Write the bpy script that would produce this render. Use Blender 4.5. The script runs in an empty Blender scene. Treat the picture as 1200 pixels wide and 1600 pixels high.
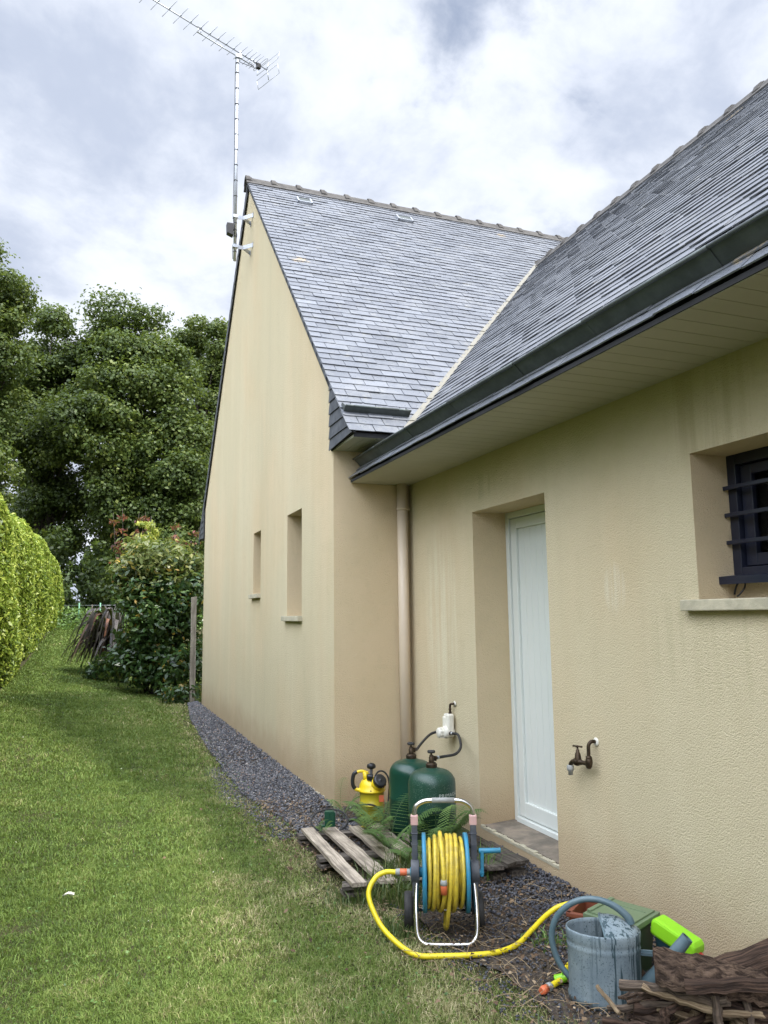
import bpy, bmesh, math, random
import numpy as np
from mathutils import Vector, Matrix
S = bpy.context.scene
COL = S.collection
rad = math.radians

# ------------------------------------------------------------ camera
cam = bpy.data.cameras.new('camera'); camo = bpy.data.objects.new('camera', cam); COL.objects.link(camo)
cam.sensor_fit = 'VERTICAL'; cam.sensor_height = 24.0; cam.lens = 24.0*1200.6/1600
cam.clip_end = 2000; cam.clip_start = 0.05
YW, PT, RL = rad(20.98), rad(7.604), rad(-.718)
fwd = Vector((math.sin(YW)*math.cos(PT), math.cos(YW)*math.cos(PT), math.sin(PT)))
rgt = Vector((math.cos(YW), -math.sin(YW), 0)); upv = rgt.cross(fwd)
r2 = rgt*math.cos(RL)+upv*math.sin(RL); u2 = -rgt*math.sin(RL)+upv*math.cos(RL)
mw = Matrix.Identity(4)
for i in range(3):
    mw[i][0] = r2[i]; mw[i][1] = u2[i]; mw[i][2] = -fwd[i]
mw[2][3] = 1.5
camo.matrix_world = mw
S.camera = camo
S.render.resolution_x = 768; S.render.resolution_y = 1024

# ------------------------------------------------------------ sun, sky, exposure
SUN = Vector((.37, -.40, .84)).normalized()
sl = bpy.data.lights.new('sun', 'SUN'); so = bpy.data.objects.new('sun', sl); COL.objects.link(so)
sl.energy = 3.9; sl.angle = rad(6); sl.color = (1, .95, .86)
so.rotation_euler = SUN.to_track_quat('Z', 'Y').to_euler()
S.view_settings.view_transform = 'Standard'; S.view_settings.look = 'None'
S.view_settings.exposure = 0.42; S.view_settings.gamma = 1; S.view_settings.use_curve_mapping = False

class NT:
    """small helper round a node tree"""
    def __init__(s, tree):
        s.t = tree; tree.nodes.clear()
    def n(s, typ, **kw):
        nd = s.t.nodes.new(typ)
        for k, v in kw.items():
            if k.startswith('i_'):
                key = k[2:]; key = int(key) if key.isdigit() else key.replace('_', ' ')
                if isinstance(v, bpy.types.NodeSocket): s.t.links.new(v, nd.inputs[key])
                else: nd.inputs[key].default_value = v
            else: setattr(nd, k, v)
        return nd
    def l(s, a, b): s.t.links.new(a, b)
    def math(s, op, a, b=None, c=None, clamp=False):
        nd = s.t.nodes.new('ShaderNodeMath'); nd.operation = op; nd.use_clamp = clamp
        for i, v in enumerate((a, b, c)):
            if v is None: continue
            if isinstance(v, bpy.types.NodeSocket): s.t.links.new(v, nd.inputs[i])
            else: nd.inputs[i].default_value = v
        return nd.outputs[0]
    def mix(s, f, a, b, mode='MIX'):
        nd = s.t.nodes.new('ShaderNodeMix'); nd.data_type = 'RGBA'; nd.blend_type = mode
        for i, v in ((0, f), (6, a), (7, b)):
            if isinstance(v, bpy.types.NodeSocket): s.t.links.new(v, nd.inputs[i])
            elif i == 0: nd.inputs[i].default_value = v
            else: nd.inputs[i].default_value = (*v[:3], 1)
        return nd.outputs[2]
    def ss(s, v, a, b, lo=0., hi=1.):
        nd = s.t.nodes.new('ShaderNodeMapRange'); nd.interpolation_type = 'SMOOTHSTEP'
        s.t.links.new(v, nd.inputs[0])
        for i, x in enumerate((a, b, lo, hi)): nd.inputs[i+1].default_value = x
        return nd.outputs[0]
    def noise(s, vec, scale, detail=4., rough=.55, dim='3D', out=0, **kw):
        nd = s.t.nodes.new('ShaderNodeTexNoise'); nd.noise_dimensions = dim
        if vec is not None: s.t.links.new(vec, nd.inputs['Vector'])
        nd.inputs['Scale'].default_value = scale; nd.inputs['Detail'].default_value = detail
        nd.inputs['Roughness'].default_value = rough
        for k, v in kw.items(): nd.inputs[k].default_value = v
        return nd.outputs[out]
    def map(s, vec, scale=(1, 1, 1), loc=(0, 0, 0), rot=(0, 0, 0)):
        nd = s.t.nodes.new('ShaderNodeMapping'); s.t.links.new(vec, nd.inputs[0])
        nd.inputs[1].default_value = loc; nd.inputs[2].default_value = rot; nd.inputs[3].default_value = scale
        return nd.outputs[0]

SK0, SK1, SK2 = (2.7, 16.9, 3.8), (5.1, 9.9, 2.2), (13.0, 15.8, 0.5)
W = bpy.data.worlds.new('World'); S.world = W; W.use_nodes = True
t = NT(W.node_tree)
sky = t.n('ShaderNodeTexSky', sky_type='NISHITA'); sky.sun_disc = False
sky.sun_elevation = math.asin(SUN.z); sky.sun_rotation = math.atan2(SUN.x, SUN.y); sky.dust_density = 1.5
tc = t.n('ShaderNodeTexCoord').outputs['Generated']
sep = t.n('ShaderNodeSeparateXYZ', i_0=tc)
den = t.math('ADD', t.math('MAXIMUM', sep.outputs[2], 0.0), .42)
pv = t.n('ShaderNodeCombineXYZ', i_0=t.math('DIVIDE', sep.outputs[0], den), i_1=t.math('DIVIDE', sep.outputs[1], den), i_2=0.3).outputs[0]
wp = t.n('ShaderNodeVectorMath', operation='MULTIPLY_ADD', i_0=t.noise(t.map(pv, (1, 1, 1), SK1), 2.2, 4, .5, out=1), i_1=(.16, .16, .16), i_2=pv).outputs[0]
n1 = t.noise(t.map(wp, (1, 1, 1), SK0), 2.0, 7, .5)
n2 = t.noise(t.map(wp, (1, 1, 1), SK1), 7.5, 7, .58)
n3 = t.noise(t.map(wp, (1, 1, 1), SK2), 2.2, 6, .52)
cov = t.math('ADD', t.math('MULTIPLY', n1, .55), t.math('MULTIPLY', n2, .45))
# the cover is closed on the left and breaks up to the right
brk = t.ss(t.n('ShaderNodeVectorMath', operation='DOT_PRODUCT', i_0=tc, i_1=(.93, .0, .37)).outputs['Value'], .1, .75, .11, .025)
mask = t.ss(t.math('ADD', cov, brk), .40, .545)
mask = t.math('ADD', t.math('MULTIPLY', mask, .52), .48)
shade = t.ss(t.math('ADD', t.math('MULTIPLY', n3, .55), t.math('MULTIPLY', n2, .45)), .38, .60)
ccol = t.mix(shade, (.455, .51, .63), (.75, .79, .87))
# cloud boost added overhead and garden side, outside the picture, to light walls
bd = t.n('ShaderNodeVectorMath', operation='DOT_PRODUCT'); t.l(tc, bd.inputs[0]); bd.inputs[1].default_value = Vector((-.30, -.28, .91)).normalized()
boost = t.ss(bd.outputs['Value'], .45, .95, 1.0, 6.0)
bg1 = t.n('ShaderNodeBackground', i_0=sky.outputs[0], i_1=.105)
bg2 = t.n('ShaderNodeBackground', i_0=ccol, i_1=boost)
mx = t.n('ShaderNodeMixShader', i_0=mask, i_1=bg1.outputs[0], i_2=bg2.outputs[0])
t.n('ShaderNodeOutputWorld', i_0=mx.outputs[0])

# ------------------------------------------------------------ materials
def mat(name, base=(.5, .5, .5), rough=.7, metal=0., spec=.5, build=None, noise=None, bump=None):
    """noise=(scale, amount[, other colour]); bump=(scale, distance)"""
    m = bpy.data.materials.new(name); m.use_nodes = True; q = NT(m.node_tree)
    P = q.n('ShaderNodeBsdfPrincipled', i_Roughness=rough, i_Metallic=metal)
    P.inputs['Base Color'].default_value = (*base, 1); P.inputs['Specular IOR Level'].default_value = spec
    out = q.n('ShaderNodeOutputMaterial', i_0=P.outputs[0])
    oc = q.n('ShaderNodeTexCoord').outputs['Object']
    if noise:
        other = noise[2] if len(noise) > 2 else tuple(c*.55 for c in base)
        f = q.ss(q.noise(oc, noise[0], 5, .6), .35, .65, 0, noise[1])
        q.l(q.mix(f, base, other), P.inputs['Base Color'])
    if bump:
        b = q.n('ShaderNodeBump', i_Height=q.noise(oc, bump[0], 4, .6)); b.inputs['Distance'].default_value = bump[1]
        b.inputs['Strength'].default_value = 1
        q.l(b.outputs[0], P.inputs['Normal'])
    if build: build(q, P, oc, out)
    return m

def stucco(stain):
    def f(q, P, oc, out):
        sp = q.n('ShaderNodeSeparateXYZ', i_0=oc)
        X, Y, Z = sp.outputs
        peach = (.675, .53, .34); green = (.595, .54, .37); pale = (.73, .64, .45)
        c = q.mix(q.ss(q.noise(oc, 1.1, 4, .6), .35, .65, 0, .5), peach, (.60, .48, .29))
        # rain streaks: noise stretched down the wall
        st = q.noise(q.map(oc, (1.7, 1.7, .16)), 1.0, 5, .6)
        st2 = q.noise(q.map(oc, (7, 7, .5), (3, 1, 5)), 1.0, 4, .6)
        big = q.noise(q.map(oc, (.8, .8, .5), (1, 7, 2)), 1.0, 3, .5)
        k = q.math('ADD', q.math('MULTIPLY', st, .75), q.math('MULTIPLY', st2, .25))
        c = q.mix(q.math('MULTIPLY', q.ss(big, .3, .6, .25, 1.), stain*.7), c, green)
        c = q.mix(q.math('MULTIPLY', q.ss(k, .45, .68), .4*stain), c, pale)
        c = q.mix(q.math('MULTIPLY', q.ss(k, .47, .33), .22*stain), c, (.42, .385, .25))
        if stain > .9:
            # pale lime drips beside the downpipe, green algae plus painted shade under the eave, a few run-off marks
            fine_st = q.noise(q.map(oc, (16, 16, .55), (2, 5, 1)), 1., 5, .65)
            def blob(y0, ry, z0, rz):
                a = q.math('POWER', q.math('DIVIDE', q.math('SUBTRACT', Y, y0), ry), 2.); b_ = q.math('POWER', q.math('DIVIDE', q.math('SUBTRACT', Z, z0), rz), 2.)
                return q.ss(q.math('ADD', a, b_), 1.0, .15)
            onwall = q.ss(X, -.3, -.15)
            for (y0_, ry, z0_, rz, lo, hi, amt, colr) in ((-.62, .34, 1.45, .85, .42, .60, .5, (.76, .73, .56)), (-2.72, .10, 1.62, .16, .42, .62, .45, (.78, .75, .62)), (-3.42, .32, 2.45, .42, .42, .62, .5, (.36, .28, .17)), (-3.35, .5, 1.35, .35, .44, .62, .3, (.45, .40, .24)), (-1.30, .25, 2.38, .12, .46, .56, .4, (.40, .36, .22))):
                m_ = q.math('MULTIPLY', q.math('MULTIPLY', blob(y0_, ry, z0_, rz), q.ss(fine_st, lo, hi)), q.math('MULTIPLY', onwall, amt))
                c = q.mix(m_, c, colr)
            alg_shade = q.math('MULTIPLY', q.math('MULTIPLY', q.ss(q.math('ADD', Z, q.math('MULTIPLY', q.noise(oc, 2.5, 5, .6), .5)), 2.35, 2.9), onwall), .6)
            c = q.mix(alg_shade, c, (.33, .32, .13))
        # splash dirt at the foot of the wall
        zz = q.math('ADD', Z, q.math('MULTIPLY', q.noise(oc, 3.5, 5, .6), -.5))
        c = q.mix(q.ss(zz, .25, -.25, 0, .6), c, (.40, .27, .155))
        fine = q.noise(oc, 300, 3, .7)
        c = q.mix(q.ss(fine, .35, .7, .0, .26), c, (.33, .27, .18))
        c = q.mix(q.ss(q.noise(oc, 9, 6, .7), .5, .72, 0, .28), c, (.50, .42, .27))
        q.l(c, P.inputs['Base Color'])
        vor = q.n('ShaderNodeTexVoronoi', i_Vector=oc, i_Scale=190., feature='SMOOTH_F1'); vor.inputs['Smoothness'].default_value = .6
        h = q.math('ADD', q.math('MULTIPLY', vor.outputs[0], -.8), q.noise(oc, 95, 4, .65))
        b = q.n('ShaderNodeBump', i_Height=h); b.inputs['Distance'].default_value = .005; b.inputs['Strength'].default_value = .85
        q.l(b.outputs[0], P.inputs['Normal'])
    return f
M = {}
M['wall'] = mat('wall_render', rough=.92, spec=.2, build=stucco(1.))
M['wall_clean'] = mat('sheltered_wall_render', rough=.92, spec=.2, build=stucco(.28))
M['reveal'] = mat('reveal_render', rough=.92, spec=.2, build=stucco(.15))

def slate(q, P, oc, out):
    at = q.n('ShaderNodeAttribute', attribute_name='tone'); at.attribute_type = 'GEOMETRY'
    a = at.outputs['Fac']
    c = q.mix(q.ss(a, 0, 1), (.108, .115, .130), (.185, .196, .218))
    wear = q.noise(oc, 2.2, 6, .65)
    c = q.mix(q.ss(wear, .45, .75, 0, .45), c, (.235, .238, .245))
    fl = q.noise(oc, 38, 5, .7)
    c = q.mix(q.ss(fl, .55, .75, 0, .25), c, (.25, .25, .25))
    wv = q.n('ShaderNodeVectorMath', operation='MULTIPLY_ADD', i_0=q.noise(oc, 16, 4, .7, out=1), i_1=(.22, .22, .22), i_2=oc).outputs[0]
    for sc, rr, amt, colr in ((1.15, .105, .85, (.46, .35, .19)), (3.3, .055, .35, (.36, .34, .28)), (7., .07, .2, (.30, .30, .27))):
        vo = q.n('ShaderNodeTexVoronoi', i_Vector=wv, i_Scale=sc)
        sel = q.ss(q.n('ShaderNodeSeparateColor', i_0=vo.outputs[1]).outputs[0], .45, .5)
        m_ = q.math('MULTIPLY', q.math('MULTIPLY', q.ss(vo.outputs[0], rr*sc/1.15*1.3, rr*sc/1.15*.5), sel), q.ss(q.noise(oc, 42, 4, .7), .40, .55))
        c = q.mix(q.math('MULTIPLY', m_, amt), c, colr)
    q.l(c, P.inputs['Base Color'])
    q.l(q.ss(fl, .3, .7, .24, .48), P.inputs['Roughness'])
    b = q.n('ShaderNodeBump', i_Height=q.noise(oc, 30, 5, .65)); b.inputs['Distance'].default_value = .004
    q.l(b.outputs[0], P.inputs['Normal'])
M['slate'] = mat('slate', rough=.45, build=slate)
M['slate_dark'] = mat('slate_upright', (.045, .05, .06), .6, noise=(12, .8, (.09, .095, .105)), bump=(30, .003))
M['under'] = mat('roof_underlay', (.02, .02, .022), .9)
M['zinc'] = mat('weathered_zinc', (.11, .125, .12), .5, .55, noise=(7, .6, (.055, .062, .058)), bump=(20, .002))
M['zinc_light'] = mat('valley_flashing', (.215, .205, .175), .75, .1, noise=(6, .8, (.20, .19, .155)), bump=(30, .003))
M['ridge'] = mat('ridge_tile_clay', (.095, .088, .08), .9, noise=(11, .8, (.05, .046, .042)), bump=(50, .004))
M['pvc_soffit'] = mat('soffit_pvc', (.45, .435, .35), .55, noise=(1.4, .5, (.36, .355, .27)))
M['pvc_white'] = mat('door_pvc', (.66, .69, .655), .38, noise=(3, .25, (.62, .66, .62)))
M['pipe'] = mat('downpipe_pvc', (.64, .53, .40), .45, noise=(2.5, .4, (.54, .45, .34)))
M['navy'] = mat('navy_aluminium', (.010, .013, .028), .38, noise=(8, .5, (.02, .022, .035)))
M['glass'] = mat('window_glass', (.03, .035, .04), .06)
M['dark'] = mat('dark_interior', (.012, .012, .012), .9)
M['stone'] = mat('threshold_stone', (.27, .22, .165), .9, noise=(6, 1., (.14, .12, .095)), bump=(35, .006))
M['sill'] = mat('sill_stone', (.52, .47, .34), .9, noise=(9, .8, (.36, .33, .24)), bump=(60, .003))
M['blind'] = mat('blind_white', (.7, .69, .64), .6)
M['galv'] = mat('galvanised_steel', (.50, .52, .55), .42, .75, noise=(14, .5, (.36, .38, .40)))
M['black'] = mat('black_plastic', (.012, .012, .013), .42, noise=(20, .4, (.03, .03, .03)))
M['rubber'] = mat('black_rubber', (.018, .018, .018), .7, noise=(15, .6, (.05, .045, .04)))
M['grey_pl'] = mat('grey_plastic', (.055, .06, .072), .6, noise=(18, .6, (.12, .12, .12)))
M['ltgrey'] = mat('light_grey_plastic', (.33, .33, .31), .5, noise=(40, .5, (.2, .2, .18)))
M['steel'] = mat('chromed_tube', (.62, .60, .57), .24, .95, noise=(16, .5, (.42, .40, .36)))
M['cyan'] = mat('blue_plastic', (.025, .225, .37), .48, noise=(26, .7, (.06, .19, .26)), bump=(40, .001))
M['yellow_hose'] = mat('yellow_hose', (.66, .50, .045), .45, noise=(34, .75, (.36, .27, .05)), bump=(120, .0006))
M['yellow_clean'] = mat('bright_yellow_hose', (.78, .62, .015), .4, noise=(9, .35, (.60, .45, .03)))
M['yellow_pl'] = mat('yellow_plastic', (.80, .58, .015), .35, noise=(9, .25, (.62, .44, .02)))
M['yellow_tank'] = mat('translucent_yellow_tank', (.48, .39, .02), .38, noise=(7, .5, (.34, .28, .03)))
M['orange'] = mat('orange_plastic', (.72, .16, .06), .45, noise=(30, .5, (.5, .13, .06)))
M['pink'] = mat('faded_pink_plastic', (.62, .38, .34), .55, noise=(30, .4, (.5, .33, .3)))
def bottle(q, P, oc, out):
    c = q.mix(q.ss(q.noise(oc, 4, 4, .6), .35, .7), (.006, .04, .024), (.014, .058, .036))
    f = q.ss(q.noise(oc, 170, 3, .75), .58, .66)
    g = q.ss(q.noise(oc, 5, 3, .6), .38, .6, .15, .8)
    c = q.mix(q.math('MULTIPLY', f, g), c, (.24, .30, .26))
    q.l(c, P.inputs['Base Color'])
M['bottle'] = mat('green_painted_steel', rough=.36, build=bottle)
M['bottle_clean'] = mat('green_painted_steel_clean', (.006, .042, .026), .28, noise=(6, .5, (.012, .055, .036)))
M['brass'] = mat('tarnished_brass', (.085, .058, .035), .48, .7, noise=(45, .8, (.03, .022, .016)))
M['white_pl'] = mat('white_plastic', (.74, .71, .62), .45, noise=(20, .3, (.6, .57, .48)))
M['white_txt'] = mat('white_paint', (.5, .53, .5), .6)
M['green_pl'] = mat('dark_green_plastic', (.006, .06, .03), .4, noise=(14, .3, (.012, .08, .045)))
M['bin'] = mat('olive_green_plastic', (.14, .19, .105), .5, noise=(8, .5, (.12, .17, .09)))
M['bin_dark'] = mat('bin_body_plastic', (.03, .058, .024), .5, noise=(8, .4, (.02, .04, .02)))
M['lime'] = mat('lime_plastic', (.27, .62, .02), .36, noise=(6, .25, (.2, .48, .02)))
M['red'] = mat('red_plastic', (.42, .03, .03), .4)
M['terracotta'] = mat('terracotta_plastic', (.20, .055, .025), .6, noise=(14, .7, (.12, .04, .025)))
def can(q, P, oc, out):
    base = q.mix(q.ss(q.noise(oc, 9, 5, .6), .35, .65), (.16, .205, .23), (.24, .29, .305))
    d = q.ss(q.noise(oc, 150, 4, .75), .575, .62)
    c = q.mix(d, base, (.05, .085, .095))
    v = q.noise(q.map(oc, (62, 62, 2.2)), 1., 3, .55)
    sp = q.n('ShaderNodeSeparateXYZ', i_0=oc)
    c = q.mix(q.math('MULTIPLY', q.ss(v, .54, .58), q.ss(sp.outputs[0], -.07, .02, .15, 1)), c, (.035, .065, .075))
    c = q.mix(q.ss(sp.outputs[2], .07, .0, 0, .7), c, (.06, .085, .09))
    q.l(c, P.inputs['Base Color']); q.l(q.ss(d, 0, 1, .72, .4), P.inputs['Roughness'])
M['can'] = mat('blue_grey_plastic_dusty', rough=.7, build=can)
M['can_clean'] = mat('blue_grey_plastic', (.075, .125, .145), .42, noise=(16, .6, (.13, .18, .2)))
def wood(light, dark, grain=(3, 40, 40), bumpd=.006):
    def f(q, P, oc, out):
        at = q.n('ShaderNodeAttribute', attribute_name='gr'); at.attribute_type = 'GEOMETRY'
        g = q.noise(q.map(at.outputs['Vector'], (grain[0], grain[1], grain[2])), 1., 6, .65)
        b2 = q.noise(oc, 5, 4, .6)
        c = q.mix(q.ss(g, .36, .64), dark, light)
        c = q.mix(q.ss(b2, .4, .7, 0, .5), c, tuple(x*.6 for x in dark))
        q.l(c, P.inputs['Base Color'])
        b = q.n('ShaderNodeBump', i_Height=g); b.inputs['Distance'].default_value = bumpd
        q.l(b.outputs[0], P.inputs['Normal'])
    return f
M['pallet'] = mat('weathered_pallet_wood', rough=.9, spec=.2, build=wood((.52, .44, .34), (.22, .18, .14), (3, 55, 55), .004))
M['pallet_dark'] = mat('damp_pallet_wood', rough=.9, spec=.2, build=wood((.17, .145, .12), (.05, .042, .035), (3, 55, 55), .005))
M['bark'] = mat('rotting_bark', rough=.95, spec=.15, build=wood((.17, .115, .08), (.03, .02, .015), (20, 70, 70), .018))
M['stick'] = mat('dry_stick', rough=.9, spec=.2, build=wood((.42, .32, .20), (.16, .11, .065), (8, 150, 150), .004))
M['stick_grey'] = mat('grey_brown_branch', rough=.9, spec=.2, build=wood((.22, .165, .12), (.06, .045, .035), (12, 130, 130), .006))
M['log'] = mat('dark_firewood', rough=.9, spec=.2, build=wood((.13, .08, .055), (.03, .02, .015), (9, 120, 120), .008))
M['post'] = mat('old_timber_post', rough=.9, spec=.2, build=wood((.42, .37, .30), (.22, .19, .15), (2, 30, 30), .004))
M['trunk'] = mat('tree_bark', (.10, .085, .065), .95, noise=(6, .8, (.05, .042, .032)), bump=(14, .03))

def leafmat(name, ramp, rough=.5, trans=.35, spec=.4):
    def f(q, P, oc, out):
        at = q.n('ShaderNodeAttribute', attribute_name='tone'); at.attribute_type = 'GEOMETRY'
        cr = q.n('ShaderNodeValToRGB', i_0=at.outputs['Fac'])
        el = cr.color_ramp.elements
        while len(el) < len(ramp): el.new(.5)
        for i, (p, c) in enumerate(ramp): el[i].position = p; el[i].color = (*c, 1)
        q.l(cr.outputs[0], P.inputs['Base Color'])
        tr = q.n('ShaderNodeBsdfTranslucent', i_0=q.mix(.5, cr.outputs[0], (.30, .40, .05), 'MIX'))
        ms = q.n('ShaderNodeMixShader', i_0=trans, i_1=P.outputs[0], i_2=tr.outputs[0])
        q.l(ms.outputs[0], out.inputs[0])
    return mat(name, rough=rough, spec=spec, build=f)
M['oak'] = leafmat('oak_leaves', [(0, (.022, .042, .010)), (.5, (.078, .118, .024)), (1, (.24, .27, .06))], .55, .25)
M['hedge'] = leafmat('hedge_leaves', [(0, (.04, .075, .01)), (.42, (.20, .29, .035)), (1, (.52, .58, .11))], .4, .3)
M['laurel'] = leafmat('laurel_leaves', [(0, (.012, .03, .010)), (.6, (.035, .075, .02)), (.9, (.07, .12, .03)), (1, (.30, .20, .03))], .32, .15)
M['laurel_top'] = leafmat('young_laurel_leaves', [(0, (.05, .08, .025)), (.5, (.13, .16, .05)), (.8, (.27, .27, .09)), (1, (.52, .34, .07))], .4, .3)
M['redleaf'] = leafmat('red_leaves', [(0, (.05, .012, .012)), (.6, (.16, .035, .03)), (1, (.30, .10, .06))], .4, .3)
M['yelleaf'] = leafmat('yellow_green_leaves', [(0, (.16, .22, .03)), (1, (.55, .55, .10))], .4, .3)
M['phormium'] = leafmat('bronze_leaves', [(0, (.02, .014, .013)), (.55, (.055, .045, .040)), (.88, (.13, .11, .10)), (1, (.24, .10, .05))], .4, .12)
M['fern'] = leafmat('fern_fronds', [(0, (.05, .11, .03)), (1, (.16, .26, .07))], .5, .3)
M['rush'] = leafmat('tall_grass_blades', [(0, (.04, .07, .02)), (.6, (.10, .15, .045)), (1, (.30, .25, .12))], .5, .25)
M['weeds'] = leafmat('weed_leaves', [(0, (.05, .11, .03)), (1, (.22, .36, .09))], .5, .3)
M['grass'] = leafmat('lawn_blades', [(0, (.055, .09, .022)), (.36, (.135, .21, .042)), (.66, (.25, .315, .085)), (.84, (.33, .29, .14)), (1, (.56, .49, .28))], .55, .3, .25)
M['litter'] = leafmat('brown_dead_leaves', [(0, (.045, .028, .018)), (.5, (.12, .075, .045)), (.85, (.24, .165, .10)), (1, (.40, .30, .19))], .8, .05, .2)
M['straw'] = mat('dead_straw', (.38, .28, .16), .8, noise=(9, .8, (.2, .14, .08)))
def stones(q, P, oc, out):
    at = q.n('ShaderNodeAttribute', attribute_name='tone'); at.attribute_type = 'GEOMETRY'
    cr = q.n('ShaderNodeValToRGB', i_0=at.outputs['Fac'])
    el = cr.color_ramp.elements
    for p, c in ((.5, (.135, .135, .142)), (.82, (.23, .225, .225)), (.9, (.30, .20, .14))): el.new(p).color = (*c, 1)
    el[0].color = (.055, .055, .066, 1); el[-1].color = (.42, .39, .36, 1)
    q.l(cr.outputs[0], P.inputs['Base Color'])
M['stones'] = mat('grey_gravel', rough=.85, spec=.3, build=stones)
def soil(q, P, oc, out):
    n = q.noise(oc, 7, 7, .7); n2 = q.noise(oc, 60, 4, .7)
    c = q.mix(q.ss(n, .35, .65), (.045, .05, .022), (.085, .075, .04))
    c = q.mix(q.ss(n2, .5, .7, 0, .6), c, (.15, .12, .075))
    q.l(c, P.inputs['Base Color'])
    b = q.n('ShaderNodeBump', i_Height=n2); b.inputs['Distance'].default_value = .02
    q.l(b.outputs[0], P.inputs['Normal'])
M['soil'] = mat('turf_soil', rough=.95, spec=.1, build=soil)
M['mulch'] = mat('dark_mulch', (.048, .036, .027), .95, noise=(45, .8, (.13, .098, .068)), bump=(70, .02))

# ------------------------------------------------------------ builders
TW = {}
def setp(o, label=None, cat=None, group=None, kind=None):
    if label: o['label'] = label
    if cat: o['category'] = cat
    if group: o['group'] = group
    if kind: o['kind'] = kind
    return o
def thing(name, label, cat, loc=(0, 0, 0), rotz=0., group=None, rot=None):
    o = bpy.data.objects.new(name, None); COL.objects.link(o)
    o.empty_display_size = .1
    o.location = loc; o.rotation_euler = rot if rot else (0, 0, rotz)
    TW[o.name] = Matrix.Translation(loc) @ o.rotation_euler.to_matrix().to_4x4()
    return setp(o, label, cat, group)

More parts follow.
